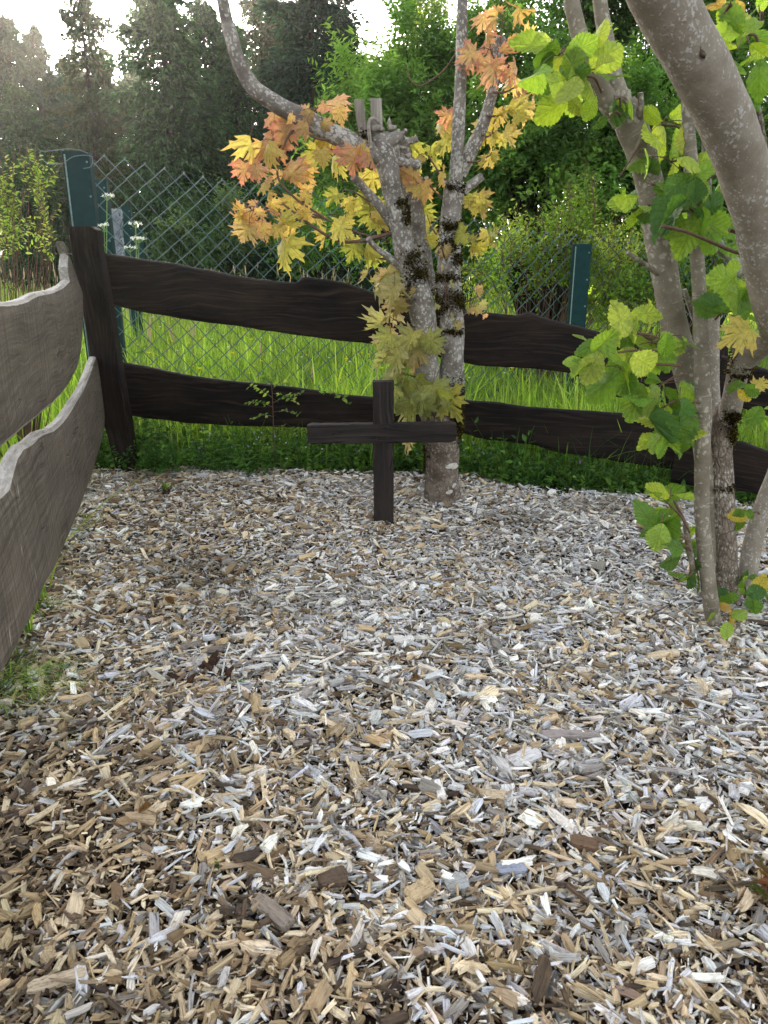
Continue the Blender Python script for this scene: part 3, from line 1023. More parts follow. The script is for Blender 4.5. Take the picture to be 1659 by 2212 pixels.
# curved big limb to upper left
tube(mb, m_rows([(826, 338, -.03, 40), (800, 328, -.04, 44), (770, 315, -.06, 43), (745, 301, -.07, 42), (700, 280, -.08, 40), (660, 256, -.09, 38), (620, 238, -.10, 37), (580, 214, -.11, 36), (548, 190, -.12, 34), (526, 155, -.13, 32),
                 (511, 120, -.14, 30), (500, 80, -.15, 29), (489, 40, -.16, 28), (481, 0, -.17, 26), (468, -60, -.18, 24), (450, -180, -.2, 20)]), n=90, sides=20, bump=.03, seed=6)
build(mb, 'limb', M['maple_bark'], maple, label='thick curved limb sweeping up to the left')
mb = MB()
tube(mb, m_rows([(992, 380, .02, 30), (1005, 352, .03, 30), (1020, 320, .04, 30), (1036, 290, .04, 27), (1050, 250, .05, 25), (1062, 205, .05, 23), (1070, 160, .06, 22), (1076, 120, .06, 24), (1081, 92, .06, 26), (1083, 80, .06, 20)]), n=50, sides=16, bump=.04, seed=7, cap_mi=1)
build(mb, 'limb', [M['maple_bark'], M['dry_wood']], maple, label='forked limb cut off at its top')
# stubs
stubs = [
    [(832, 345, -.03, 20), (880, 352, .0, 22), (905, 356, .02, 20)],
    [(835, 360, .0, 24), (855, 310, -.01, 26), (872, 296, -.01, 22)],
    [(845, 478, -.02, 24), (815, 440, -.06, 20), (790, 410, -.1, 18), (763, 382, -.14, 17)],
    [(868, 578, -.03, 20), (835, 552, -.07, 14), (812, 535, -.1, 12), (795, 515, -.12, 12)],
    [(1000, 412, 0, 24), (1018, 398, 0, 20), (1042, 380, 0, 17)],
    [(880, 345, .1, 26), (868, 300, .08, 18), (883, 330, .08, 16)],
    [(865, 320, .06, 16), (880, 308, .06, 14), (902, 300, .05, 12)],
    [(812, 330, -.02, 30), (842, 306, -.04, 30), (868, 288, -.04, 20)],
    [(885, 430, .1, 14), (905, 400, .1, 11), (925, 384, .08, 10)],
]
for k, rows in enumerate(stubs):
    mb = MB(); tube(mb, m_rows(rows), n=18, sides=12, bump=.06, seed=20 + k, cap_mi=1)
    build(mb, 'cut_stub', [M['maple_bark'], M['dry_wood']], maple)
# two squared stakes at the head
for k, rows in enumerate(([(775, 216, -.03, 21), (780, 260, -.03, 20), (790, 312, -.02, 19)], [(812, 214, -.02, 23), (814, 260, -.02, 23), (818, 320, -.01, 22)])):
    mb = MB()
    V = []; Gg = []
    R_ = m_rows(rows)
    for p_ in R_:
        x, y, z, r0 = p_
        for (dx, dy) in ((-1, -1), (1, -1), (1.0, .8), (-1, .8)):
            V.append([x + dx * r0 * (1 + .05 * k), y + dy * r0 * .9, z]); Gg.append([z, x + dx * r0, y + dy * r0])
    F = np.array([[4 * i_ + j_, 4 * i_ + (j_ + 1) % 4, 4 * i_ + 4 + (j_ + 1) % 4, 4 * i_ + 4 + j_] for i_ in range(2) for j_ in range(4)])
    mb.add(V, F, g=Gg); mb.add(V[:4], np.array([[0, 1, 2, 3]]), g=Gg[:4])
    build(mb, 'stake', M['dry_wood'], maple)
# ragged dead wood in the head
mb = MB(); rr = np.random.default_rng(9)
for k in range(46):
    x, y = rr.uniform(770, 880), rr.uniform(270, 352)
    a = P(x, y, YM - rr.uniform(-.01, .05)); dv = rr.normal(0, 1, 3) * np.array([1, .6, 1.3]); dv = dv / np.linalg.norm(dv) * rr.uniform(.015, .045)
    tube(mb, [[*a, rr.uniform(.005, .013)], [*(a + dv * .6), rr.uniform(.004, .010)], [*(a + dv + rr.normal(0, .006, 3)), .002]], n=6, sides=6, bump=.2, seed=k)
tube(mb, m_rows([(801, 320, -.08, 8), (797, 285, -.09, 8), (798, 262, -.09, 8), (808, 256, -.08, 7), (822, 268, -.07, 6)]), n=20, sides=8, bump=.05)
build(mb, 'dead_wood', M['dry_wood'], maple)
# bark scar on the base
# pale scraped scar on the trunk foot
M['scar'] = m_simple('pale healed bark', lin(186, 180, 170), .8, .2, nscale=60)
mb = MB(); sc = P(972, 997, YM); rs = mpx(37, sc)
for (sx, sy, sw, sh) in ((972, 997, 13, 5), (980, 1001, 8, 4), (968, 1052, 8, 4), (979, 1040, 5, 5)):
    nn = 9; V = []; F = []; mb = MB()
    for i_ in range(nn):
        for j_ in range(3):
            xx = sx + (i_ / (nn - 1) - .5) * 2 * sw; yy = sy + (j_ - 1) * sh * math.sqrt(max(.02, 1 - (i_ / (nn - 1) * 2 - 1) ** 2)) - (xx - sx) * .15
            p_ = P(xx, yy, YM); u_ = (xx - 955) / 38; rr2 = mpx(38, p_)
            p_[1] -= rr2 * math.sqrt(max(.02, 1 - u_ * u_)) * 1.0 + .0025; V.append(p_)
    F = np.array([[3 * i_ + j_, 3 * i_ + 3 + j_, 3 * i_ + 4 + j_, 3 * i_ + 1 + j_] for i_ in range(nn - 1) for j_ in range(2)])
    mb.add(V, F, smooth=True); build(mb, 'bark_scar', M['scar'], maple)
# moss
MOSS = [lin(70, 66, 30), lin(92, 84, 36), lin(48, 42, 24), lin(60, 46, 30), lin(36, 30, 20)]


def moss(mb, cx, cy, rx, ry, Yf, n, rad_px, seed, axis_px=None):
    """tufts of moss on the camera side of a stem of half width rad_px around axis_px(y)"""
    r = np.random.default_rng(seed)
    x = cx + r.normal(0, rx * .55, n); y = cy + r.normal(0, ry * .55, n)
    out = []
    for a, b in zip(x, y):
        ax = axis_px
        u = np.clip((a - ax) / rad_px, -1, 1)
        p = P(ax + u * rad_px, b, Yf)
        R_ = mpx(rad_px, p)
        p[1] -= R_ * math.sqrt(max(0, 1 - u * u)) * .98
        out.append((p, u))
    p = np.array([q[0] for q in out]); u = np.array([q[1] for q in out])
    outv = np.stack([u, -np.sqrt(1 - u * u + 1e-6), np.zeros(n)], 1)
    d = norm(outv + r.normal(0, .6, (n, 3)))
    leaves(mb, T4, p - outv * .002, d, r.normal(0, 1, (n, 3)), r.uniform(.006, .016, n), .5, pick(r, MOSS, n, .2))


mb = MB()
for k, (cx, cy, rx, ry, dy, n_, rp, ax) in enumerate([
        (882, 470, 12, 22, -.03, 500, 22, 860), (870, 440, 14, 10, -.03, 250, 22, 855), (905, 600, 26, 30, -.03, 1100, 27, 893), (895, 560, 20, 20, -.03, 500, 24, 880), (915, 660, 22, 30, -.02, 700, 26, 908),
        (975, 490, 24, 12, 0, 500, 24, 973), (968, 530, 24, 16, 0, 500, 25, 970), (985, 560, 14, 14, 0, 300, 25, 970), (965, 600, 26, 10, 0, 500, 26, 970), (960, 650, 26, 24, 0, 900, 26, 972),
        (990, 650, 12, 20, 0, 400, 26, 973), (978, 715, 24, 5, 0, 300, 25, 978), (985, 870, 24, 44, 0, 1600, 34, 966), (992, 915, 14, 30, 0, 700, 36, 958), (900, 700, 16, 14, -.02, 300, 23, 912),
        (983, 405, 24, 8, 0, 350, 23, 982), (940, 690, 10, 50, .02, 500, 26, 925), (935, 780, 10, 60, .02, 500, 22, 918), (785, 300, 14, 16, -.04, 250, 20, 790), (925, 740, 20, 14, -.02, 260, 23, 913),
        (920, 970, 8, 14, 0, 200, 36, 955), (916, 1000, 5, 20, 0, 150, 36, 955)]):
    moss(mb, cx, cy, rx, ry, YM + dy, n_, rp, 100 + k, ax)
build(mb, 'moss', M['moss'], maple)

PK = [lin(194, 136, 128), lin(180, 116, 112), lin(202, 154, 138), lin(170, 128, 118)]
OR = [lin(202, 160, 112), lin(200, 142, 114), lin(200, 174, 112), lin(188, 146, 120)]
YO = [lin(192, 176, 98), lin(198, 168, 106), lin(182, 176, 96), lin(180, 156, 100)]
YE = [lin(182, 180, 86), lin(192, 186, 100), lin(166, 172, 84), lin(190, 176, 96)]
YG = [lin(160, 166, 80), lin(142, 156, 74), lin(172, 170, 92)]
CG = [lin(168, 168, 122), lin(182, 170, 138), lin(146, 156, 96), lin(184, 158, 128), lin(160, 146, 114)]
PG = [lin(146, 158, 104), lin(132, 148, 92), lin(158, 166, 118), lin(118, 134, 82)]
leafmb = MB(); twigmb = MB()
rl = np.random.default_rng(17)
camv = np.array([0, 0, H])


def maple_leaf(px, py, size, pal, d=0.0, ang=None, face=None, curl=None):
    """size: leaf length in display px; px,py: leaf middle; ang: tip direction in the picture (deg, -90 down)"""
    ang = rl.normal(-90, 45) if ang is None else ang
    Yl = YM + d
    mid = P(px, py, Yl)
    L = mpx(size, mid)
    a = math.radians(ang)
    tip = np.array([math.cos(a), rl.normal(-.15, .3), math.sin(a)]); tip /= np.linalg.norm(tip)
    tocam = norm(camv - mid)
    nr = tocam * (.65 if face is None else face * .8) + rl.normal(0, .8, 3) + np.array([0, 0, .45])
    base = mid - tip * L * .45
    c = pick(rl, pal, 1, .08)[0]
    rad_t = np.hypot(TM[0][:, 0] - .28, TM[0][:, 1])
    edge_c = np.array(lin(216, 116, 104)) if (pal is PK or c[0] > 2.2 * c[1]) else c * np.array([1.12, .86, .8])
    k_ = np.clip((rad_t - .2) / .5, 0, 1)[:, None]
    cc = (c * .6 + np.array(lin(196, 186, 84)) * .4) * (1 - k_) + (c * .75 + edge_c * .25) * k_
    T_ = TM[0].copy(); ph = rl.uniform(0, 6.3, 4)
    T_[:, 2] += rad_t * (.13 * np.sin(T_[:, 0] * 7 + ph[0]) * np.sin(T_[:, 1] * 8 + ph[1]) + .05 * np.sin(T_[:, 1] * 15 + ph[2]))
    leaves(leafmb, (T_, TM[1]), base[None], tip[None], nr[None], [L * 1.02], rl.uniform(.75, 1.05), cc[None], curl=rl.normal(-.5, .3) if curl is None else curl, fold=rl.normal(-.1, .35), smooth=True)
    return base


def maple_cluster(cx, cy, rx, ry, n, pal, anchor, d=0.0, size=54, spread=.1):
    ap = P(anchor[0], anchor[1], YM)
    hub = P(cx, cy - ry * .35, YM + d)
    mid = (ap + hub) / 2 + np.array([0, 0, -.01])
    tube(twigmb, [[*ap, .0042], [*mid, .0036], [*hub, .0028]], n=8, sides=6)
    lowc = cy > 590
    for k in range(max(3, int(n * (.6 if lowc else .74)))):
        x = cx + np.clip(rl.normal(0, .72), -1.3, 1.3) * rx; y = cy + np.clip(rl.normal(0, .72), -1.3, 1.3) * ry
        a = math.degrees(math.atan2(-(y - cy) * .4 - 46, (x - cx)))
        b = maple_leaf(x, y, size * .92 * rl.uniform(.5, 1.2) * (1.12 if lowc and size > 40 else 1), pal, d + rl.normal(0, spread * (.5 if lowc else 1)), ang=rl.normal(a, 24))
        tube(twigmb, [[*hub, .0013], [*((hub + b) / 2 + np.array([0, 0, .008])), .0011], [*b, .001]], n=6, sides=4)


for args in [
    (685, 245, 62, 30, 12, PK + OR, (650, 250), -.14, 50), (590, 318, 52, 40, 10, OR + PK, (640, 250), -.05, 66), (548, 372, 24, 34, 6, PK, (640, 280), -.1, 44),
    (622, 388, 44, 24, 9, PK + OR, (690, 285), -.02, 50), (715, 332, 44, 26, 8, YO, (740, 305), -.05, 56), (640, 270, 36, 24, 5, OR, (640, 250), -.05, 54),
    (570, 465, 62, 34, 16, YO + OR, (700, 470), -.1, 46), (555, 455, 40, 20, 5, OR, (700, 470), -.1, 44), (622, 440, 46, 28, 8, YO, (700, 470), 0, 46),
    (690, 478, 54, 30, 10, YE + YO, (840, 520), 0, 52), (762, 425, 46, 36, 10, YE + YO, (845, 450), .12, 58), (800, 480, 40, 40, 9, YE + YG, (860, 520), .14, 54),
    (790, 560, 26, 40, 6, YG + YE, (860, 560), .1, 46), (1085, 50, 56, 24, 12, PK + OR, (1080, 95), .0, 46), (1060, 120, 42, 34, 12, PK, (1076, 130), -.03, 52),
    (1118, 195, 26, 30, 7, OR + PK, (1066, 200), .06, 52), (1095, 250, 40, 34, 8, YO, (1052, 250), .1, 52), (1064, 300, 36, 34, 8, YO + OR, (1040, 290), .14, 50),
    (928, 350, 34, 28, 8, YO + YE, (975, 400), .08, 46), (920, 400, 44, 26, 9, OR + YO, (975, 440), .06, 48), (968, 300, 20, 30, 5, YO, (990, 330), .12, 44),
    (1032, 440, 24, 24, 5, YO, (990, 440), .03, 54), (1030, 515, 40, 26, 7, YG + YE, (985, 520), .05, 50), (930, 500, 22, 30, 7, YE, (965, 520), .14, 46),
    (838, 640, 34, 32, 9, CG, (895, 640), -.08, 54), (880, 640, 36, 40, 8, CG, (905, 640), -.10, 44), (850, 700, 34, 30, 8, CG, (905, 700), -.1, 52),
    (870, 760, 40, 30, 7, PG + CG, (912, 740), -.1, 58), (925, 740, 30, 30, 5, PG + CG, (915, 730), -.1, 54), (880, 820, 44, 32, 9, PG, (922, 810), -.09, 60),
    (935, 850, 44, 30, 9, PG + YG, (930, 830), -.10, 60), (880, 885, 34, 22, 7, PG, (930, 860), -.08, 52), (1030, 650, 26, 26, 7, CG + OR, (985, 650), -.03, 26),
    (955, 545, 20, 20, 5, YG + CG, (965, 560), -.1, 34), (965, 640, 20, 60, 7, CG, (960, 680), -.1, 22), (1060, 340, 20, 16, 4, YO, (1010, 350), .1, 40),
    (985, 720, 22, 40, 5, CG, (978, 740), -.08, 22), (830, 600, 30, 20, 5, CG + YG, (880, 600), -.04, 50), (1010, 680, 30, 20, 4, CG + PK, (978, 690), 0, 24)]:
    maple_cluster(*args)
# single leaves one can tell apart
for (x, y, s_, pal, d, ang) in [(767, 350, 62, PK[:2], -.2, -95), (807, 345, 48, PK[:2], -.2, -60), (782, 322, 40, YO, -.18, 80), (613, 548, 78, YE[:1], -.12, -95), (546, 322, 66, YO[:1] + OR[:1], -.15, -75),
                                (525, 375, 50, PK, -.12, -100), (832, 975, 30, YG, -.03, 60), (882, 962, 50, YG + CG, .1, -90), (845, 640, 60, CG[:1] + CG[3:], -.16, -110), (948, 855, 64, PG[:1], -.17, -60),
                                (885, 740, 60, PG[2:3], -.16, -110), (935, 745, 56, PG[:1], -.16, -50), (905, 885, 62, PG[:2], -.15, -100), (1133, 245, 54, OR, .06, -80), (1040, 445, 60, YO, 0, -80),
                                (1060, 520, 52, YE, .03, -70), (960, 245, 44, PK, .04, 160), (833, 735, 50, CG, -.13, -130), (885, 890, 60, PG[:1], -.12, -90), (530, 505, 52, CG, -.1, -120),
                                (1000, 150, 30, PK, -.02, 170), (1050, 150, 54, PK[:1], -.06, -80), (1075, 155, 46, PK[:1], -.06, -60)]:
    b = maple_leaf(x, y, s_, pal, d, ang, face=1.8, curl=rl.normal(-.2, .12))
    up = b + np.array([rl.normal(0, .02), .02, .05])
    tube(twigmb, [[*b, .001], [*up, .0013]], n=3, sides=4)
# long thin twigs
for rows in ([(870, 500, 0, 8), (820, 510, -.04, 8), (780, 520, -.06, 7), (740, 522, -.08, 7), (700, 505, -.1, 6), (650, 470, -.12, 5), (610, 440, -.12, 4)],
             [(650, 280, -.09, 6), (690, 300, -.1, 6), (740, 302, -.08, 6)], [(640, 270, -.1, 6), (615, 310, -.1, 5), (600, 380, -.1, 5), (640, 430, -.1, 5), (700, 470, -.08, 5)],
             [(1000, 90, 0, 4), (960, 150, .02, 3), (910, 185, .04, 3), (885, 170, .05, 3), (878, 140, .05, 2)]):
    tmb = MB(); tube(tmb, m_rows(rows), n=30, sides=6); build(tmb, 'twig', M['twig'], maple)
build(leafmb, 'foliage', M['maple_leaf'], maple)
build(twigmb, 'petioles', M['twig'], maple, kind='stuff')

# ------------------------------------------------------------------ hazel clump and the spotted tree at the right
HG = [lin(126, 156, 66), lin(108, 142, 58), lin(142, 168, 80), lin(96, 130, 54)]
HY = [lin(156, 176, 74), lin(168, 182, 88), lin(142, 166, 66)]
HD = [lin(82, 118, 60), lin(74, 108, 56), lin(94, 128, 68)]
HB = [lin(188, 170, 84), lin(176, 150, 90)]


class Hz:
    def __init__(s, seed):
        s.r = np.random.default_rng(seed); s.lf = MB(); s.tw = MB()

    def leaf(s, px, py, size, Y, pal, ang=None, face=1.0, curl=None, nsd=.4):
        r = s.r
        ang = r.normal(-80, 50) if ang is None else ang
        mid = P(px, py, Y); L = mpx(size, mid); a = math.radians(ang)
        tip = np.array([math.cos(a), r.normal(-.2, .3), math.sin(a)]); tip /= np.linalg.norm(tip)
        nr = norm(camv - mid) * face * .62 + r.normal(0, nsd * 1.7, 3) + np.array([0, 0, .5])
        base = mid - tip * L * .5
        T_ = TH[0].copy(); ph = r.uniform(0, 6.3, 3)
        T_[:, 2] += np.abs(T_[:, 1]) * .22 * np.sin(T_[:, 0] * 5 + ph[0]) + .03 * np.sin(T_[:, 0] * 6 + ph[1])
        leaves(s.lf, (T_, TH[1]), base[None], tip[None], nr[None], [L * 1.26], r.uniform(.7, 1.0), pick(r, pal, 1, .10), curl=r.normal(-.38, .28) if curl is None else curl, fold=r.normal(.0, .38), smooth=True)
        return base

    def cluster(s, cx, cy, rx, ry, n, Y, pal, anchor, size=60, spread=.07):
        ap = P(anchor[0], anchor[1], Y + .02); hub = P(cx, cy, Y)
        tube(s.tw, [[*ap, .0035], [*((ap + hub) / 2 + np.array([0, -.01, .01])), .003], [*hub, .0022]], n=8, sides=6)
        for k in range(max(2, int(n * .85))):
            x = cx + np.clip(s.r.normal(0, .72), -1.3, 1.3) * rx; y = cy + np.clip(s.r.normal(0, .72), -1.3, 1.3) * ry
            a = math.degrees(math.atan2(-(y - cy) - 10, (x - cx)))
            b = s.leaf(x, y, size * s.r.uniform(.45, 1.12), Y + s.r.normal(0, spread), pal, ang=s.r.normal(a, 28))
            tube(s.tw, [[*hub, .0012], [*((hub + b) / 2 + np.array([0, 0, .006])), .001], [*b, .001]], n=5, sides=4)


YH = 2.25
hb = G(1520, 1372)
YH = float(hb[1]) + .02
hazel = thing('hazel_bush', 'slim brown hazel stems with bright green leaves at the right of the cross', 'bush', tuple(hb))


def h_rows(rows):
    return px_tube([(x, y, YH + d, w) for (x, y, d, w) in rows])


mb = MB()
tube(mb, h_rows([(1575, 1382, .04, 22), (1558, 1368, .02, 30), (1544, 1345, .0, 33), (1535, 1300, 0, 33), (1528, 1240, 0, 32), (1520, 1160, 0, 32), (1516, 1080, 0, 31), (1517, 980, 0, 32), (1520, 900, 0, 34), (1517, 820, 0, 33), (1515, 740, 0, 31),
                 (1512, 660, 0, 30), (1506, 560, 0, 29), (1500, 470, 0, 28), (1494, 380, 0, 31), (1488, 290, 0, 27), (1484, 220, .01, 24), (1480, 150, .02, 20), (1476, 60, .03, 18), (1470, -60, .04, 15)]), n=110, sides=20, bump=.025, seed=30)
build(mb, 'stem', M['hazel_bark'], hazel, label='straight slim brown stem curving at its foot')
mb = MB()
tube(mb, h_rows([(1536, 1300, .18, 40), (1528, 1100, .17, 36), (1515, 950, .15, 38), (1500, 880, .12, 44), (1485, 820, .1, 50), (1468, 750, .09, 54), (1452, 680, .09, 56), (1438, 600, .09, 56), (1426, 530, .1, 58), (1413, 450, .1, 58), (1398, 380, .1, 60),
                 (1382, 320, .1, 64), (1364, 272, .1, 66), (1352, 240, .1, 60), (1345, 222, .1, 50)]), n=100, sides=24, bump=.04, seed=31)
build(mb, 'stem', M['hazel_bark'], hazel, label='thick forked stem leaning to the left')
mb = MB()
tube(mb, h_rows([(1372, 290, .1, 46), (1340, 250, .1, 50), (1312, 218, .1, 46), (1290, 180, .1, 42), (1270, 135, .1, 40), (1253, 80, .1, 36), (1240, 30, .1, 34), (1228, -40, .1, 32), (1200, -200, .1, 26)]), n=50, sides=20, bump=.03, seed=32)
build(mb, 'stem', M['hazel_bark'], hazel, label='left prong of the fork')
mb = MB()
tube(mb, h_rows([(1356, 260, .12, 50), (1338, 215, .12, 46), (1326, 170, .12, 38), (1316, 120, .12, 36), (1305, 60, .12, 33), (1296, 0, .12, 30), (1285, -120, .12, 26)]), n=50, sides=20, bump=.04, seed=33)
build(mb, 'stem', M['hazel_bark'], hazel, label='right prong of the fork')
for k, rows in enumerate(([(1378, 275, .09, 20), (1384, 240, .06, 14), (1384, 200, .05, 12)], [(1345, 235, .08, 30), (1350, 215, .05, 28), (1352, 195, .05, 20)],
                          [(1420, 590, .05, 14), (1395, 572, .0, 10), (1355, 545, -.04, 8)], [(1380, 330, .08, 26), (1390, 300, .04, 22), (1391, 280, .03, 14)],
                          [(1505, 700, .14, 14), (1490, 660, .14, 12), (1478, 625, .14, 11)], [(1500, 1235, .02, 14), (1490, 1190, .0, 14), (1480, 1130, -.02, 12)])):
    mb = MB(); tube(mb, h_rows(rows), n=16, sides=12, bump=.08, seed=40 + k, cap_mi=1)
    build(mb, 'cut_stub', [M['hazel_bark'], M['dry_wood']], hazel)
hz = Hz(5)
# upper left cluster
for args in [(1205, 120, 60, 44, 9, YH - .02, HY + HG, (1250, 110), 62), (1265, 165, 62, 50, 11, YH - .05, HY + HG, (1300, 200), 66), (1300, 105, 44, 26, 4, YH, HY, (1310, 140), 70), (1330, 215, 40, 30, 7, YH - .03, HD + HG, (1340, 230), 46),
             (1225, 185, 50, 30, 6, YH - .04, HG + HY, (1280, 190), 66), (1315, 255, 22, 14, 2, YH, HD, (1340, 250), 30),
             (1430, 270, 40, 36, 8, YH + .05, HY, (1490, 300), 60), (1450, 350, 50, 40, 9, YH + .05, HG + HY, (1495, 360), 56), (1410, 400, 40, 30, 8, YH + .0, HG + HD, (1495, 420), 56), (1500, 400, 50, 40, 10, YH - .05, HD + HG, (1500, 420), 58),
             (1470, 460, 60, 30, 10, YH - .07, HG + HD, (1500, 460), 64), (1380, 455, 30, 16, 5, YH, HG, (1420, 450), 56), (1520, 470, 40, 40, 8, YH, HG, (1500, 480), 60), (1560, 380, 40, 60, 8, YH + .1, HD + HG, (1510, 400), 60),
             (1345, 715, 40, 30, 9, YH - .10, HY, (1460, 750), 60), (1290, 770, 44, 30, 8, YH - .14, HG + HY, (1440, 760), 58), (1410, 740, 50, 30, 11, YH - .1, HY + HG, (1470, 760), 54), (1350, 800, 60, 40, 12, YH - .12, HG + HY, (1470, 790), 62),
             (1430, 830, 50, 40, 11, YH - .08, HG, (1480, 810), 62), (1400, 900, 46, 40, 11, YH - .10, HG + HD, (1480, 860), 66), (1440, 930, 40, 34, 8, YH - .12, HG + HY, (1500, 900), 62), (1480, 880, 20, 30, 3, YH - .1, HD, (1510, 870), 70),
             (1480, 950, 26, 20, 4, YH + .1, HG, (1510, 940), 34),
             (1440, 1085, 36, 26, 6, YH - .06, HY + HG, (1490, 1150), 46), (1425, 1150, 30, 30, 6, YH - .06, HD + HG, (1490, 1170), 56), (1470, 1180, 30, 30, 9, YH - .04, HG + HD, (1492, 1190), 44), (1490, 1245, 22, 22, 6, YH - .02, HG + HD, (1495, 1235), 36)]:
    hz.cluster(*args)
for (x, y, s_, Yd, pal, ang) in [(1155, 100, 76, YH - .05, HY, 175), (1205, 180, 74, YH - .08, HG, 205), (1300, 125, 80, YH - .06, HY, 35), (1238, 118, 56, YH - .1, PG, -80), (1375, 860, 72, YH - .18, HG, -105), (1425, 925, 70, YH - .2, HG[:2], -95),
                                 (1433, 960, 44, YH - .2, HG, -90), (1285, 745, 50, YH - .2, HG, 190), (1310, 825, 66, YH - .2, HG, 215), (1270, 790, 56, YH - .2, HG, 200), (1440, 740, 44, YH - .2, HB + HG, -90), (1500, 160, 30, YH, HY, 0),
                                 (1425, 1153, 50, YH - .12, HD + HG, -105), (1460, 1180, 54, YH - .1, HD, -20), (1425, 1070, 44, YH - .1, HY, 170), (1330, 690, 40, YH - .14, HY, 150), (1482, 885, 60, YH - .16, HD[:1], -60), (1450, 450, 84, YH - .15, HD + HG, -150),
                                 (1490, 500, 76, YH - .1, HG, -120)]:
    b = hz.leaf(x, y, s_, Yd, pal, ang, face=1.6)
    tube(hz.tw, [[*b, .0011], [*(b + np.array([.01, .03, .02])), .0013]], n=3, sides=4)
for rows in ([(1440, 755, 0, 9), (1400, 730, -.08, 7), (1370, 715, -.12, 5)], [(1490, 1190, .0, 7), (1480, 1130, -.02, 6), (1455, 1080, -.05, 5)],
             [(1390, 300, .05, 4), (1340, 380, .0, 3)], [(1475, 760, 0, 6), (1380, 790, -.1, 5), (1320, 770, -.15, 4)]):
    tmb = MB(); tube(tmb, h_rows(rows), n=16, sides=6); build(tmb, 'twig', M['twig'], hazel)
build(hz.lf, 'foliage', M['hazel_leaf'], hazel)
build(hz.tw, 'petioles', M['twig'], hazel, kind='stuff')

# spotted leaning tree: trunk, elbow, big limb towards upper left
tb = G(1570, 1318)
YT = float(tb[1]) + .02
spot = thing('leaning_tree', 'grey tree at the right edge whose thick pale spotted limb arches across the top corner', 'tree', tuple(tb))


def t_rows(rows):
    return px_tube([(x, y, YT + d, w) for (x, y, d, w) in rows])


mb = MB()
tube(mb, t_rows([(1572, 1335, 0, 70), (1570, 1310, 0, 58), (1567, 1260, 0, 54), (1564, 1180, 0, 52), (1560, 1110, 0, 53), (1557, 1040, 0, 54), (1554, 980, 0, 54), (1558, 930, 0, 54), (1566, 895, .0, 50), (1578, 870, 0, 40)]), n=80, sides=26, bump=.05, seed=50)
build(mb, 'trunk', M['flaky_bark'], spot)
mb = MB()
tube(mb, t_rows([(1558, 935, 0, 40), (1575, 890, -.02, 46), (1585, 850, -.05, 44), (1592, 815, -.08, 44), (1602, 785, -.12, 52), (1622, 765, -.16, 50), (1648, 748, -.22, 46), (1668, 728, -.28, 52), (1672, 700, -.32, 66), (1665, 650, -.36, 78), (1656, 590, -.40, 84),
                 (1645, 530, -.44, 90), (1637, 480, -.47, 96), (1622, 420, -.51, 100), (1602, 350, -.55, 106), (1576, 280, -.6, 112), (1545, 210, -.64, 116), (1508, 140, -.68, 120), (1468, 65, -.72, 122), (1432, 0, -.75, 124), (1380, -100, -.8, 126), (1300, -250, -.85, 120)]),
     n=140, sides=32, bump=.022, seed=51)
build(mb, 'limb', M['spot_bark'], spot, label='thick arched limb with pale spots')
mb = MB()
tube(mb, t_rows([(1560, 960, .05, 26), (1546, 900, .1, 27), (1541, 840, .12, 27), (1540, 760, .13, 26), (1541, 700, .13, 25), (1545, 640, .13, 24), (1550, 600, .13, 24)]), n=40, sides=16, bump=.03, seed=52)
build(mb, 'stem', M['spot_bark'], spot, label='slender pale stem behind')
mb = MB()
tube(mb, t_rows([(1640, 640, .05, 26), (1612, 595, .05, 27), (1580, 560, .05, 24), (1552, 530, .05, 22), (1538, 490, .05, 21), (1530, 440, .05, 20), (1526, 380, .05, 19), (1524, 300, .05, 15)]), n=40, sides=16, bump=.05, seed=53)
build(mb, 'stem', M['maple_bark'], spot, label='crooked lichen covered stem')
mb = MB()
tube(mb, t_rows([(1605, 1330, .04, 46), (1612, 1270, .04, 40), (1620, 1210, .05, 40), (1632, 1150, .05, 38), (1650, 1090, .05, 36), (1675, 1020, .05, 34), (1700, 940, .05, 30)]), n=40, sides=20, bump=.03, seed=54)
build(mb, 'stem', M['spot_bark'], spot, label='grey stem leaning out at the lower right')
mb = MB()
tube(mb, t_rows([(1720, 580, -.3, 9), (1659, 558, -.32, 9), (1590, 545, -.35, 8), (1530, 520, -.37, 7), (1480, 500, -.4, 7), (1440, 490, -.42, 7), (1430, 487, -.42, 9)]), n=30, sides=8, bump=.03)
build(mb, 'twig', M['twig'], spot)
mb = MB()
tube(mb, t_rows([(1615, 510, -.42, 9), (1595, 504, -.44, 7), (1575, 497, -.46, 8)]), n=8, sides=8)
build(mb, 'twig', M['twig'], spot)
mb = MB()
tube(mb, t_rows([(1626, 190, -.3, 8), (1636, 250, -.2, 20), (1648, 330, -.1, 20), (1655, 430, -.05, 22)]), n=20, sides=12, bump=.03)
build(mb, 'stem', M['flaky_bark'], spot)
mb = MB()
tube(mb, t_rows([(1600, 820, -.02, 10), (1598, 790, -.12, 14), (1588, 755, -.15, 12), (1578, 742, -.15, 10)]), n=12, sides=10, bump=.1)
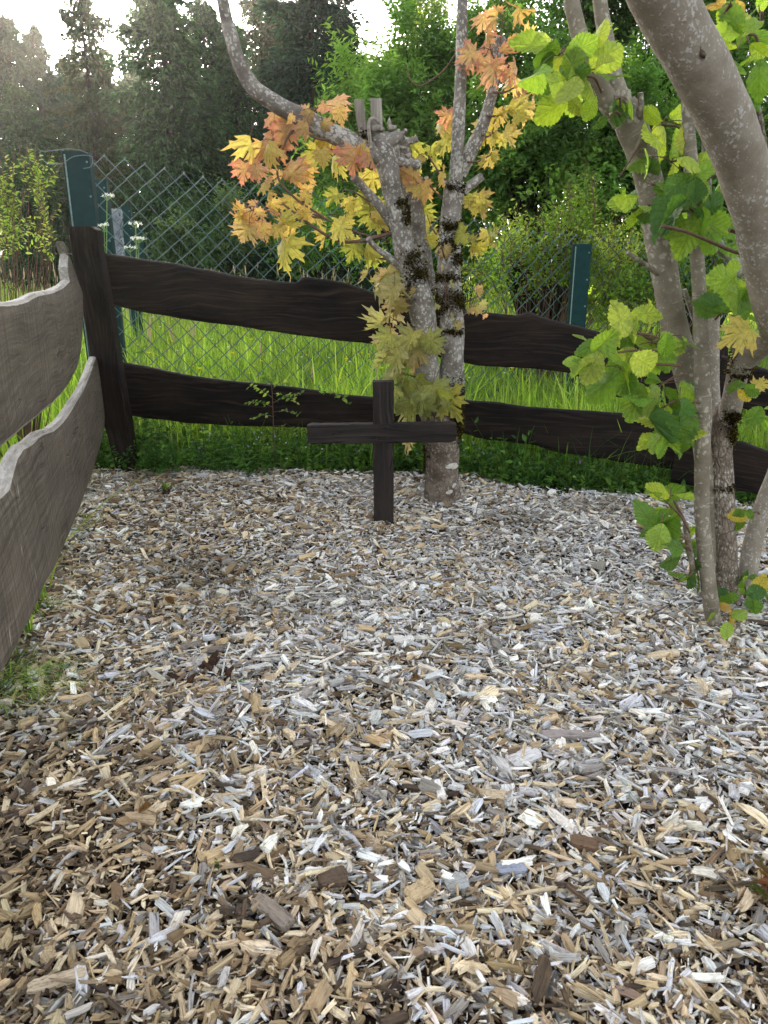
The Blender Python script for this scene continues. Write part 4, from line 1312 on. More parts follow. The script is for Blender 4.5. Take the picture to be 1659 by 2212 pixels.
# knot on the limb
kn = P(1473, 115, YT - .70)
build(mb, 'cut_stub', M['flaky_bark'], spot)
mb = MB()
kc = P(1510, 112, YT - .70)
ray_ = norm(kc - camv)
kc = kc - ray_ * (mpx(118, kc) / 2 * .96)
tube(mb, [[*(kc + np.array([0, .01, 0])), .012], [*(kc - ray_ * .003), .009], [*(kc - ray_ * .005), .004]], n=8, sides=14, bump=.4, seed=4)
build(mb, 'knot', M['flaky_bark'], spot)
mb = MB()
for k, (cx, cy, rx, ry, dy, n_, rp, ax) in enumerate([(1602, 775, 22, 18, -.12, 900, 26, 1602), (1575, 890, 14, 24, -.02, 700, 24, 1572), (1590, 800, 16, 16, -.1, 400, 24, 1594), (1572, 930, 12, 20, 0, 400, 26, 1560), (1560, 1050, 20, 10, 0, 160, 26, 1556)]):
    moss(mb, cx, cy, rx, ry, YT + dy, n_, rp, 200 + k, ax)
build(mb, 'moss', M['moss'], spot)
hz = Hz(8)
for args in [(1610, 75, 44, 44, 11, YT - .5, HG + HY, (1640, 110), 52), (1640, 30, 30, 20, 5, YT - .5, HG, (1640, 60), 50), (1590, 45, 30, 20, 5, YT - .5, HG + HY, (1620, 60), 50), (1620, 180, 40, 40, 9, YT - .45, HG + HD, (1640, 180), 60), (1640, 120, 30, 30, 6, YT - .4, HG + HY, (1640, 150), 44),
             (1580, 15, 30, 14, 4, YT - .6, HB, (1560, 40), 34), (1580, 620, 40, 30, 6, YT - .1, HG, (1545, 640), 66), (1620, 640, 26, 26, 4, YT - .2, HG, (1640, 660), 70), (1560, 680, 34, 26, 5, YT - .1, HD, (1545, 690), 62),
             (1600, 840, 30, 14, 5, YT - .2, HG + HB, (1640, 850), 40), (1640, 890, 30, 20, 5, YT - .1, HG, (1650, 900), 46), (1620, 1110, 30, 20, 6, YT - .1, HG + HB, (1640, 1110), 34),
             (1620, 1290, 44, 34, 14, YT - .1, HG + HD + HB, (1620, 1320), 40), (1575, 1330, 26, 20, 6, YT - .15, HB + HG, (1590, 1340), 34), (1600, 1255, 20, 20, 5, YT - .1, HG, (1610, 1290), 26), (1540, 560, 30, 20, 3, YT + .0, HG, (1545, 600), 50)]:
    hz.cluster(*args)
for (x, y, s_, Yd, pal, ang) in [(1575, 70, 56, YT - .6, HY, 180), (1640, 150, 60, YT - .55, HG, -100), (1590, 625, 74, YT - .3, HG[:1], -90), (1555, 660, 66, YT - .25, HD, 190), (1637, 215, 60, YT - .5, HD, -100)]:
    hz.leaf(x, y, s_, Yd, pal, ang, face=1.6)
build(hz.lf, 'foliage', M['hazel_leaf'], spot)
build(hz.tw, 'petioles', M['twig'], spot, kind='stuff')
# golden maple leaf caught at the elbow
leafmb = MB()
YM_keep = YM; YM = YT
maple_leaf(1592, 722, 74, YO[:1], -.38, 200, face=.6)
maple_leaf(1650, 826, 40, YO[:1], -.3, 10, face=.6)
build(leafmb, 'maple_leaves', M['maple_leaf'], spot, label='golden maple leaves among the green')
YM = YM_keep

# ------------------------------------------------------------------ background trees


def conifer(seed, Ht, R, nb, nsp, cols, z0=.04, sparse=0.0, sl=.2):
    r = np.random.default_rng(seed)
    mt = MB(); mc = MB()
    tube(mt, [[0, 0, -.1, .022 * Ht], [0.02, 0, Ht * .5, .012 * Ht], [0, 0, Ht, .003 * Ht]], n=14, sides=8, bump=.04)
    z = Ht * (z0 + (1 - z0) * r.random(nb) ** .92)
    z = np.round(z / (Ht * .035)) * (Ht * .035) + r.normal(0, .07, nb)
    z = np.clip(z, .1, Ht)
    a = r.uniform(0, 2 * math.pi, nb)
    l = (R * np.clip(1 - z / Ht, 0, 1) ** .58 + .06 * R) * r.uniform(.55, 1.2, nb) * (1 + .25 * np.sin(a * 3 + z * 2))
    keep = r.random(nb) > sparse
    z, a, l = z[keep], a[keep], l[keep]; nb = len(z)
    up = r.uniform(.0, .25, nb)
    t = r.random((nb, nsp)) ** .6
    lt = l[:, None] * t
    dirx, diry = np.cos(a), np.sin(a)
    side = r.normal(0, .13, (nb, nsp)) * (lt * .9 + .15)
    px_ = dirx[:, None] * lt - diry[:, None] * side
    py_ = diry[:, None] * lt + dirx[:, None] * side
    pz_ = z[:, None] + up[:, None] * lt - .32 * lt ** 2 / max(R, .5) + r.normal(0, .05, (nb, nsp)) - np.abs(side) * .25
    pos = np.stack([px_, py_, pz_], -1).reshape(-1, 3)
    d = np.stack([np.broadcast_to(dirx[:, None], t.shape), np.broadcast_to(diry[:, None], t.shape), np.full(t.shape, -.35)], -1).reshape(-1, 3) + r.normal(0, .55, (nb * nsp, 3))
    n = len(pos)
    c = pick(r, cols, n, .16)
    leaves(mc, T4, pos, d, r.normal(0, .5, (n, 3)) + np.array([0, 0, 1]), sl * r.uniform(.45, 1.3, n), .34, c, curl=-.15)
    for k in range(nb):
        if k % 3 == 0:
            e = np.array([dirx[k] * l[k], diry[k] * l[k], z[k] + up[k] * l[k] - .32 * l[k] ** 2 / max(R, .5)])
            m_ = np.array([dirx[k] * l[k] * .5, diry[k] * l[k] * .5, z[k] + up[k] * l[k] * .5 - .08 * l[k] ** 2 / max(R, .5)])
            tube(mt, [[0, 0, z[k], .018], [*m_, .012], [*e, .004]], n=4, sides=4)
    return mt, mc


GD = [lin(46, 80, 46), lin(38, 68, 42), lin(60, 96, 52), lin(32, 56, 36)]
GB = [lin(34, 60, 48), lin(28, 52, 42), lin(44, 74, 54)]
GS = [lin(48, 68, 42), lin(42, 58, 38), lin(60, 78, 46), lin(66, 66, 42)]
protos = []
for k, (Ht, R, nb, nsp, cols, z0, spz, sl) in enumerate([(6.5, 1.5, 520, 70, GD, .02, 0, .15), (7.0, 1.3, 420, 60, GB, .03, 0, .15), (7.0, 1.5, 310, 52, GS, .03, .06, .16), (6.0, 1.4, 420, 60, GD, .02, 0, .15)]):
    root = thing('conifer_tree', '', 'conifer', (0, 0, 0), 'dark conifers standing beyond the meadow')
    mt, mc = conifer(300 + k, Ht, R, nb, nsp, cols, z0, spz, sl)
    mt.build('trunk', M['far_bark'], root); mc.build('crown', M['needle'], root)
    protos.append([root, Ht, False])
con = [  # top px, top py, distance, prototype, width scale, label
    (4, 38, 20, 1, 1.0, 'narrow dark conifer cut by the left edge of the photo'),
    (66, 60, 22, 1, .95, 'slim pointed conifer second from the left edge'),
    (165, -60, 17.5, 2, .85, 'thin ragged conifer just left of the low sun'),
    (214, 110, 22, 2, .8, 'ragged conifer directly in front of the low sun'),
    (338, -90, 15, 0, 1.0, 'broad dense green conifer right of the sun'),
    (436, 10, 18, 3, 1.0, 'mid green conifer on the right shoulder of the broad one'),
    (500, 60, 17, 0, .8, 'bushy conifer behind the curved maple limb'),
    (560, -20, 21, 2, 1.1, 'sparse conifer showing sky through its top'),
    (668, -170, 14, 1, 1.25, 'darkest blue green conifer left of the cut maple head'),
    (740, 60, 18, 3, 1.0, 'dark conifer behind the cut maple head'),
    (116, 165, 26, 3, 1.2, 'low conifer in the gap between the left trees'),
    (30, 190, 17, 3, 1.0, 'short bushy conifer low at the left edge'),
    (400, 120, 24, 1, 1.4, 'conifer seen through the gap right of the broad one'),
    (610, 110, 16, 3, .9, 'short green conifer left of the darkest one'),
    (200, 210, 20, 0, .9, 'squat conifer under the sun gap'),
    (860, 110, 20, 1, 1.3, 'dark conifer hidden behind the light green trees'),
    (-40, 120, 23, 2, 1.3, 'conifer mostly cut off by the left edge of the photo'),
    (95, 260, 19, 3, 1.3, 'low wide conifer above the left privet shrub'),
    (290, 150, 25, 3, 1.2, 'conifer behind the broad green one, level with the sun'),
    (360, 200, 27, 2, 1.6, 'far conifer filling the gap above the wire mesh'),
    (480, 170, 27, 0, 1.3, 'far conifer behind the curved limb'),
    (150, 130, 28, 2, 1.4, 'far thin conifer under the left sky gap'),
    (620, 20, 25, 3, 1.2, 'far conifer left behind the darkest one'),
    (700, 190, 26, 0, 1.3, 'far conifer low behind the darkest one')]


def copy_tree(root):
    c = root.copy(); scene.collection.objects.link(c)
    for ch in list(root.children):
        d = ch.copy(); scene.collection.objects.link(d); d.parent = c
    return c


rc = np.random.default_rng(77)
for (x, y, Yd, pi_, ws, lab) in con:
    root, Ht, used = protos[pi_]
    o = root if not used else copy_tree(root)
    protos[pi_][2] = True
    top = P(x, y, Yd)
    s_ = top[2] / Ht
    o.location = (top[0], Yd, 0)
    o.scale = (s_ * ws, s_ * ws, s_)
    o.rotation_euler = (0, 0, rc.uniform(0, 6.28))
    o['label'] = lab
    o['category'] = 'conifer'


def leafy(name, label, cat, base, ell, nsh, m, L, W, cols, seed, group=None, shoot=.3, tpl=T4, trunk=.04, mat='far_leaf', bark='far_bark', updir=.5, twigs=0.0, limbs=True):
    """broadleaf tree or bush: ellipsoids (px,py,Y,rx_px,ry_px,depth_m) filled with leafy shoots"""
    r = np.random.default_rng(seed)
    root = thing(name, label, cat, tuple(base), group)
    base = np.array(base, float)
    mt = MB(); mc = MB()
    tot = sum(e[3] * e[4] for e in ell)
    cs = []
    for e in ell:
        c = P(e[0], e[1], e[2]); rx, rz = mpx(e[3], c), mpx(e[4], c); cs.append(c)
        n = int(nsh * e[3] * e[4] / tot)
        # clumps inside the ellipsoid
        nc = max(6, n // 40)
        v = norm(r.normal(0, 1, (nc, 3))) * (r.random((nc, 1)) ** .4)
        cl = c + v * np.array([rx, e[5], rz])
        pick_ = r.integers(0, nc, n)
        o_ = cl[pick_] + r.normal(0, 1, (n, 3)) * np.array([rx, e[5], rz]) * .13
        o_[:, 2] = np.maximum(o_[:, 2], .03)
        d = norm(o_ - (c - np.array([0, 0, rz * .6]))) + r.normal(0, .5, (n, 3)) + np.array([0, 0, updir])
        cc = pick(r, cols, nc, .14)[pick_]
        shoots(r, mc, o_, d, shoot * r.uniform(.5, 1.3, n), m, L, W, cc, tpl)
        if limbs:
            for q in range(min(nc, 26)):
                tube(mt, [[*base, trunk * .5], [*(base * .45 + cl[q] * .55 + r.normal(0, .05, 3)), trunk * .3], [*cl[q], trunk * .12]], n=8, sides=5)
        if twigs:
            for q in range(int(n * twigs)):
                e2_ = o_[q] + norm(d[q]) * shoot
                tube(mt, [[*o_[q], .0035 * shoot / .3], [*e2_, .0012]], n=3, sides=4)
    if limbs:
        c = np.mean(cs, 0)
        tube(mt, [[*(base + [0, 0, -.05]), trunk], [*(base * .6 + c * .4), trunk * .75], [*(base * .2 + c * .8), trunk * .4]], n=12, sides=8, bump=.05)
    build(mt, 'trunk' if trunk > .03 else 'stems', M[bark], root)
    build(mc, 'crown' if trunk > .03 else 'foliage', M[mat], root)
    return root


B1 = [lin(100, 136, 62), lin(88, 124, 56), lin(116, 150, 72), lin(76, 108, 52)]
B2 = [lin(94, 132, 58), lin(80, 116, 52), lin(114, 148, 66), lin(64, 94, 44)]
B3 = [lin(80, 116, 50), lin(68, 102, 46), lin(96, 130, 58)]
B4 = [lin(136, 160, 66), lin(116, 146, 56), lin(152, 168, 80), lin(96, 128, 50)]
B5 = [lin(62, 88, 52), lin(80, 104, 64), lin(52, 74, 44)]


def gb(px, Y):
    p = P(px, 560, Y); return (p[0], Y, 0)


leafy('willow_tree', 'light green long leaved tree right of the darkest conifer', 'tree', gb(880, 8.2),
      [(850, 230, 8.2, 120, 130, .7), (790, 330, 8.0, 100, 130, .6), (900, 120, 8.6, 90, 70, .6), (930, 380, 8.2, 110, 140, .7), (860, 480, 8.0, 150, 90, .6), (965, 160, 8.4, 50, 90, .4), (1000, 260, 8.3, 70, 110, .5)], 4900, 9, .075, .32, B1, 401, shoot=.34, updir=.7)
leafy('birch_tree', 'pale thin tree showing bright sky behind the tall maple pole', 'tree', gb(930, 13),
      [(930, 90, 13, 70, 90, .6), (960, 40, 13, 60, 60, .6), (900, 20, 13, 50, 60, .5)], 700, 8, .06, .5, B4, 402, shoot=.4)
leafy('hawthorn_tree', 'dense mid green tree behind the right green post', 'tree', gb(1180, 7.2),
      [(1120, 200, 7.2, 100, 110, .6), (1230, 260, 7.0, 120, 110, .6), (1160, 380, 6.9, 140, 110, .6), (1280, 420, 6.8, 110, 110, .5), (1080, 420, 7.0, 70, 140, .5), (1330, 300, 7.1, 90, 110, .5), (1050, 130, 7.4, 60, 80, .4)], 5600, 9, .055, .5, B2, 403, shoot=.28)
leafy('hornbeam_tree', 'tall dark green tree filling the top right behind the grey stems', 'tree', gb(1400, 9.5),
      [(1230, 60, 9.5, 110, 120, .7), (1400, 60, 9.5, 140, 140, .8), (1560, 90, 9.5, 140, 160, .8), (1420, 230, 9.3, 140, 120, .7), (1580, 300, 9.0, 130, 150, .7), (1150, 30, 9.8, 70, 60, .5), (1450, -80, 9.5, 300, 100, .8)], 6000, 9, .07, .55, B3, 404, shoot=.36)
leafy('hedge_bush', 'dark leafy bush low behind the stems at the right edge', 'bush', gb(1520, 6.6),
      [(1440, 400, 6.7, 110, 110, .4), (1560, 450, 6.5, 120, 120, .4), (1640, 480, 6.4, 100, 110, .4), (1500, 540, 6.2, 150, 60, .4)], 2600, 9, .055, .5, B2, 405, trunk=.02, shoot=.26)
leafy('flowering_bush', 'yellow green small leaved bush growing through the wire beside the green post', 'bush', gb(1180, 5.5),
      [(1170, 590, 5.5, 90, 50, .3), (1100, 620, 5.4, 70, 50, .25), (1310, 560, 5.5, 60, 70, .3), (1250, 640, 5.4, 120, 50, .25), (1240, 520, 5.6, 50, 60, .2), (1160, 520, 5.7, 40, 50, .2), (1300, 480, 5.7, 50, 40, .2), (1070, 560, 5.6, 40, 50, .2)], 1100, 9, .034, .5, B4, 406, trunk=.012, shoot=.30, mat='leaf', bark='twig', twigs=.2)
leafy('hedge_bush', 'loose green bush behind the fence between post and grey stems', 'bush', gb(1380, 5.7),
      [(1380, 600, 5.7, 80, 70, .3), (1450, 620, 5.7, 90, 60, .3), (1340, 660, 5.6, 70, 40, .25), (1580, 630, 5.8, 90, 60, .3)], 1100, 9, .036, .5, B1 + B4, 407, trunk=.012, shoot=.22, mat='leaf', bark='twig', twigs=.2)
leafy('elder_bush', 'grey green bush at the meadow edge behind the wire mesh', 'bush', gb(500, 11.5),
      [(470, 500, 11.5, 90, 70, .5), (560, 520, 11.5, 80, 60, .5), (420, 540, 11.3, 60, 40, .4)], 1300, 8, .07, .5, B5, 408, trunk=.025, shoot=.35)
leafy('hedge_bush', 'dark low bush between the maple stems and the conifers', 'bush', gb(700, 10.5),
      [(690, 510, 10.5, 90, 80, .5), (780, 540, 10, 80, 60, .5), (640, 440, 11.5, 70, 90, .5)], 1300, 8, .06, .5, B3, 409, trunk=.025, shoot=.35)
leafy('hedge_bush', 'tall green bush right behind the maple trunk', 'bush', gb(1000, 7.6),
      [(980, 520, 7.6, 100, 80, .4), (900, 560, 7.4, 90, 50, .4), (1040, 560, 7.4, 80, 50, .4)], 1500, 9, .055, .42, B2 + B1, 410, trunk=.02, shoot=.28)

# left shrub behind the slanted fence
SH = [lin(140, 166, 84), lin(120, 148, 72), lin(160, 178, 100)]
leafy('privet_shrub', 'thin yellow green shrub leaning over the weathered left fence', 'bush', (-1.62, 3.35, 0),
      [(20, 500, 3.3, 60, 90, .12), (70, 470, 3.4, 40, 80, .12), (110, 520, 3.45, 26, 50, .1), (-60, 500, 3.3, 60, 90, .2), (30, 410, 3.3, 30, 30, .1), (95, 440, 3.5, 24, 50, .1)], 150, 9, .022, .42, SH, 420, trunk=.007, shoot=.13, tpl=T6, mat='leaf', bark='twig', updir=.9, twigs=.8)

# ------------------------------------------------------------------ grass


def grass(mb, r, N, xs, ys, hmin, hmax, wid, cols, lean=.35, cond=None, px_fn=None):
    x = r.uniform(*xs, N); y = r.uniform(*ys, N)
    if cond is not None:
        k = cond(x, y); x, y = x[k], y[k]
    N = len(x)
    h = r.uniform(hmin, hmax, N) * (1 + .25 * np.sin(x * 3 + y * 2) * np.sin(y * 3.3 - x))
    a = r.uniform(0, 2 * math.pi, N)
    d = np.stack([np.cos(a), np.sin(a)], 1) * (np.abs(r.normal(0, lean, N)) * h)[:, None]
    s = np.stack([-np.sin(a + r.normal(0, .6, N)), np.cos(a)], 1); w = wid * r.uniform(.5, 1.3, N)
    ts = np.array([0, .4, .75, 1.0]); V = np.zeros((N, 7, 3)); z0 = gz(x, y)
    q = 0
    for k, t in enumerate(ts):
        c = np.stack([x, y], 1) + d * t ** 2
        zz_ = z0 + h * (t - .12 * t * t * np.linalg.norm(d, axis=1) / h)
        ww_ = w * (1 - .15 * t * 2) * (1 if k < 3 else 0)
        if k < 3:
            V[:, q, :2] = c - s * ww_[:, None] / 2; V[:, q, 2] = zz_
            V[:, q + 1, :2] = c + s * ww_[:, None] / 2; V[:, q + 1, 2] = zz_
            q += 2
        else:
            V[:, q, :2] = c; V[:, q, 2] = zz_
    F = [np.array([[0, 1, 3, 2], [2, 3, 5, 4]]), np.array([[4, 5, 6]])]
    cl = 1 + .22 * np.sin(x * 5.1 + np.sin(y * 3) * 2) * np.sin(y * 4.3 + x) + .15 * np.sin(x * 13 + y * 3) * np.sin(y * 11 - x * 5)
    mb.inst(V, F, pick(r, cols, N, .18) * cl[:, None])


GR = [lin(134, 166, 72), lin(116, 150, 62), lin(152, 178, 90), lin(92, 124, 52), lin(140, 168, 72)]
GR2 = [lin(150, 166, 84), lin(130, 152, 70), lin(166, 166, 100)]
DK = [lin(72, 110, 50), lin(86, 124, 56), lin(58, 92, 44)]
mb = MB(); r = np.random.default_rng(55)
behind = lambda x, y: (y > back_y(x) + .12) & ((np.abs(x) < .6 + .66 * y))
grass(mb, r, 52000, (-4.4, 4.4), (3.4, 6.2), .12, .36, .006, GR, cond=behind)
grass(mb, r, 34000, (-6, 6), (6.0, 9.5), .16, .42, .009, GR + GR2[:1], cond=behind)
grass(mb, r, 5000, (-4.6, 4.6), (3.8, 7.5), .3, .55, .011, GR, lean=.55, cond=behind)
grass(mb, r, 26000, (-9, 7), (9.0, 15), .25, .5, .014, GR + GR2, cond=behind)
grass(mb, r, 14000, (-13, 9), (15, 26), .3, .55, .025, GR2 + GR, cond=behind)
grass(mb, r, 16000, (-14, -3.5), (6, 16), .2, .45, .016, GR, cond=behind)
grass(mb, r, 9000, (-24, -2), (16, 34), .25, .5, .04, GR, cond=behind)
grass(mb, r, 20000, (-3.6, -1.0), (1.0, 4.2), .10, .38, .006, GR, cond=lambda x, y: x < left_x(y) - .08)
o = mb.build('meadow_grass', M['grass']); o['kind'] = 'stuff'; o['label'] = 'tall bright green meadow grass behind the fences'; o['category'] = 'grass'

# seed heads on thin stalks
mb = MB(); r = np.random.default_rng(57)
for k in range(420):
    y = r.uniform(8, 15) if k < 390 else r.uniform(4.6, 8); x = r.uniform(-.5, .42) * y
    z = float(gz(x, y)); h = r.uniform(.45, .85) if y > 8 else r.uniform(.3, .6)
    lx = r.normal(0, .05)
    tube(mb, [[x, y, z, .0028], [x + lx * .4, y, z + h * .6, .0024], [x + lx, y, z + h, .0018]], n=4, sides=3, col=lin(150, 150, 90))
    tube(mb, [[x + lx, y, z + h - .02, .003], [x + lx * 1.15, y, z + h + .02, .009], [x + lx * 1.3, y, z + h + .09, .003]], n=5, sides=5, col=lin(176, 156, 118))
o = mb.build('seed_grass', M['stalk']); o['kind'] = 'stuff'; o['label'] = 'straw coloured seed heads of tall grass in the meadow'; o['category'] = 'grass'

# meadow flowers (buttercups and small white ones)
mb = MB(); r = np.random.default_rng(58)
for k in range(230):
    y = r.uniform(4.3, 9); x = r.uniform(-.42, .45) * y
    z = float(gz(x, y)); h = r.uniform(.25, .46); lx = r.normal(0, .03)
    yel = r.random() < .55
    tube(mb, [[x, y, z, .0015], [x + lx, y, z + h, .0012]], n=3, sides=3, col=lin(90, 130, 50))
    a = np.arange(5) / 5 * math.tau + r.uniform(0, 1)
    d = np.stack([np.cos(a), np.sin(a), np.full(5, .55)], 1) + np.array([0, -.3, 0])
    leaves(mb, T6, np.repeat([[x + lx, y, z + h]], 5, 0), d, np.repeat([[0, -.4, 1.0]], 5, 0), (.017 if yel else .010) * (y / 5) ** .4, .8, np.repeat([lin(236, 208, 30) if yel else lin(235, 235, 230)], 5, 0), mi=1)
o = mb.build('meadow_flowers', [M['stalk'], M['petal']]); o['kind'] = 'stuff'; o['label'] = 'yellow buttercups and tiny white flowers in the grass'; o['category'] = 'flowers'

# ground cover along the foot of the fence
mb = MB(); r = np.random.default_rng(60)
N = 3200
x = r.uniform(-1.6, 2.6, N); y = back_y(x) + r.uniform(-.12, .42, N)
hgt_ = (.30 - .08 * np.sin(x * 5) ** 2 - .06 * sm(x, .3, 1.2)) * (.6 + .45 * (np.sin(x * 19) * np.sin(x * 7.3 + y * 9) + .5))
h = r.uniform(.04, 1, N) ** .8 * hgt_ * (1 - .45 * sm(-(y - back_y(x)), -.02, .12))
o_ = np.stack([x, y, gz(x, y)], 1)
dw = norm(np.stack([r.normal(0, .3, N), r.normal(-.1, .3, N), np.ones(N)], 1))
for q in np.nonzero(h > .11)[0]:
    tube(mb, [[*o_[q], .0016], [*(o_[q] + dw[q] * (h[q] + .02)), .0009]], n=2, sides=3, col=DK[0])
shoots(r, mb, o_, dw, h + .02, 8, .034, .55, pick(r, DK + B3 + B1, N, .14), T6, droop=0)
mbg = MB()
xs_ = r.uniform(-1.4, -.55, 150); ys_ = back_y(xs_) - r.uniform(.0, .22, 150)
shoots(r, mb, np.stack([xs_, ys_, gz(xs_, ys_) + .02], 1), np.stack([r.normal(0, .4, 150), r.normal(-.2, .3, 150), np.ones(150)], 1), r.uniform(.06, .17, 150), 10, .028, .5, pick(r, DK, 150, .14), T6, droop=0)
grass(mb, r, 5500, (-1.5, 2.8), (2.8, 4.2), .08, .34, .005, DK + B1, lean=.7, cond=lambda x, y: np.abs(y - back_y(x) - .02) < .12)
o = mb.build('ground_cover', M['leaf']); o['kind'] = 'stuff'; o['label'] = 'dark low leafy weeds along the foot of the plank fence'; o['category'] = 'weeds'
mb = MB()
for k in range(60):
    x = r.uniform(-1.1, .5); y = back_y(x) - r.uniform(-.05, .1); z = float(gz(x, y)) + r.uniform(.1, .2)
    a = np.arange(5) / 5 * math.tau
    leaves(mb, T6, np.repeat([[x, y, z]], 5, 0), np.stack([np.cos(a), np.full(5, -.3), np.sin(a)], 1), np.repeat([[0, -1.0, .3]], 5, 0), .0045, .9, np.repeat([lin(170, 180, 225) if k % 5 else lin(235, 235, 235)], 5, 0))
o = mb.build('speedwell_flowers', M['petal']); o['kind'] = 'stuff'; o['label'] = 'tiny pale blue flowers scattered in the fence weeds'; o['category'] = 'flowers'

# rose sapling in front of the lower board
pb = G(596, 1012)
rs_ = thing('rose_sapling', 'thin young rose shoot with tiny leaves in front of the lower board', 'plant', tuple(pb))
mb = MB(); ml = MB(); r = np.random.default_rng(61)
Yr = back_y(pb[0]) - .10
pb = np.array([P(596, 1020, Yr)[0], Yr, 0.0]); rs_.location = tuple(pb)
main = [P(x, y, Yr) for x, y in ((596, 1015), (592, 960), (590, 900), (588, 850), (585, 820))]
tube(mb, [[*p, .003 - .0005 * k] for k, p in enumerate(main)], n=20, sides=6)
for (x0, y0, x1, y1) in [(590, 860, 540, 835), (590, 880, 535, 870), (592, 900, 545, 905), (590, 850, 640, 870), (590, 870, 650, 850), (592, 920, 640, 935), (593, 935, 660, 930), (589, 840, 620, 822), (592, 950, 550, 945), (588, 830, 565, 815), (594, 970, 560, 975), (591, 890, 645, 895)]:
    a, b = P(x0, y0, Yr), P(x1, y1, Yr + r.uniform(-.06, .06)); m_ = (a + b) / 2 + np.array([0, 0, .012])
    tube(mb, [[*a, .0014], [*m_, .0011], [*b, .0008]], n=8, sides=5)
    s_ = spline([a, m_, b], 8)[2:]
    for p in s_:
        for sg in (-1, 1):
            leaves(ml, T6, p[None], np.array([[sg * .8 * (1 if r.random() < .8 else -1), r.normal(0, .5), .5 * sg + r.normal(0, .3)]]), r.normal(0, .4, (1, 3)) + np.array([[0, -.6, .8]]), r.uniform(.016, .026), .6, pick(r, B1 + B4 + HG, 1, .1))
build(mb, 'stem', M['twig'], rs_); build(ml, 'foliage', M['leaf'], rs_)
# trailing branch on the board near the cross
pb = G(760, 1005)
rs_ = thing('bramble_shoot', 'small trailing leafy shoot hanging over the lower board left of the cross', 'plant', tuple(P(720, 852, Yr)))
mb = MB(); ml = MB()
pts = [P(x, y, Yr - .0) for x, y in ((700, 848), (720, 851), (745, 858), (752, 872))]
tube(mb, [[*p, .0012] for p in pts], n=14, sides=5)
for p in spline(pts, 14):
    leaves(ml, T6, p[None], r.normal(0, 1, (1, 3)) * np.array([[1, .4, .8]]), np.array([[0, -.7, .7]]) + r.normal(0, .3, (1, 3)), r.uniform(.018, .028), .6, pick(r, B1 + HG, 1, .1))
build(mb, 'stem', M['twig'], rs_); build(ml, 'foliage', M['leaf'], rs_)

# cow parsley by the corner post
for k, (bx, tx, ty, Yd, lab, um) in enumerate([(212, 231, 428, 3.9, 'white umbel flower on a tall stalk beside the corner post', 1), (296, 293, 488, 4.05, 'white umbel flower rising above the left end of the upper board', 3)]):
    b0 = np.array([P(bx, 700, Yd)[0], Yd, 0.0]); root = thing('cow_parsley', lab, 'flower', tuple(b0), 'cow parsley by the fence corner')
    ms = MB(); mf = MB(); ml = MB(); r = np.random.default_rng(70 + k)
    top = P(tx, ty, Yd); mid = (b0 + top) / 2 + np.array([-.02, 0, 0])
    tube(ms, [[*b0, .004], [*mid, .003], [*top, .0018]], n=16, sides=6, col=lin(120, 150, 80))
    tips = [top] + [P(tx + r.uniform(-26, 26), ty + r.uniform(20, 80), Yd + r.uniform(-.03, .03)) for _ in range(um)]
    for q, tp_ in enumerate(tips):
        mf = MB()
        if q:
            tube(ms, [[*(mid + (top - mid) * .3), .0018], [*tp_, .0012]], n=4, sides=4, col=lin(120, 150, 80))
        for u in range(11):
            a = r.uniform(0, math.tau); rr_ = r.uniform(.008, .034)
            e = tp_ + np.array([math.cos(a) * rr_, math.sin(a) * rr_, .016 - rr_ * .2])
            tube(ms, [[*(tp_ - np.array([0, 0, .012])), .0007], [*e, .0006]], n=2, sides=3, col=lin(130, 160, 90))
            n_ = 9
            leaves(mf, T4, e + r.normal(0, .003, (n_, 3)), r.normal(0, 1, (n_, 3)) + np.array([0, 0, .5]), r.normal(0, .4, (n_, 3)) + np.array([0, -.3, 1]), .006, .8, np.tile(lin(238, 240, 228), (n_, 1)))
        build(mf, 'flower_head', M['petal'], root)
    n_ = 26
    leaves(ml, T6, b0 + (top - b0) * r.uniform(.3, .9, (n_, 1)), r.normal(0, 1, (n_, 3)), r.normal(0, .4, (n_, 3)) + np.array([0, 0, 1]), r.uniform(.02, .05, n_), .3, pick(r, B1, n_, .1))
    build(ms, 'stalk', M['stalk'], root); build(ml, 'foliage', M['leaf'], root)

# cranesbill with a pink flower at the right
cbp = G(1240, 1046)
root = thing('cranesbill_plant', 'low leafy plant with one small pink purple flower at the fence foot', 'plant', tuple(cbp))
mf = MB(); ml = MB(); r = np.random.default_rng(75)
pc = P(1240, 1000, cbp[1])
N = 60
o_ = pc + r.normal(0, 1, (N, 3)) * np.array([.07, .04, .04])
shoots(r, ml, o_, r.normal(0, .6, (N, 3)) + np.array([0, 0, .8]), np.full(N, .03), 6, .022, .4, pick(r, B1 + DK, N, .1), T6)
fp = P(1252, 998, cbp[1] - .06)
a = np.arange(5) / 5 * math.tau
leaves(mf, T6, np.repeat([fp], 5, 0), np.stack([np.cos(a), np.full(5, -.25), np.sin(a)], 1), np.repeat([[0, -1.0, .3]], 5, 0), .010, .9, np.repeat([lin(196, 120, 210)], 5, 0))
tube(mf, [[*(fp + np.array([0, .005, 0])), .001], [*(fp + np.array([-.01, .04, -.08])), .0015]], n=4, sides=4, col=lin(90, 130, 60), mi=1)
build(ml, 'foliage', M['leaf'], root); build(mf, 'flower', [M['petal'], M['stalk']], root)
# arching grass tuft
pt = G(1245, 1050)


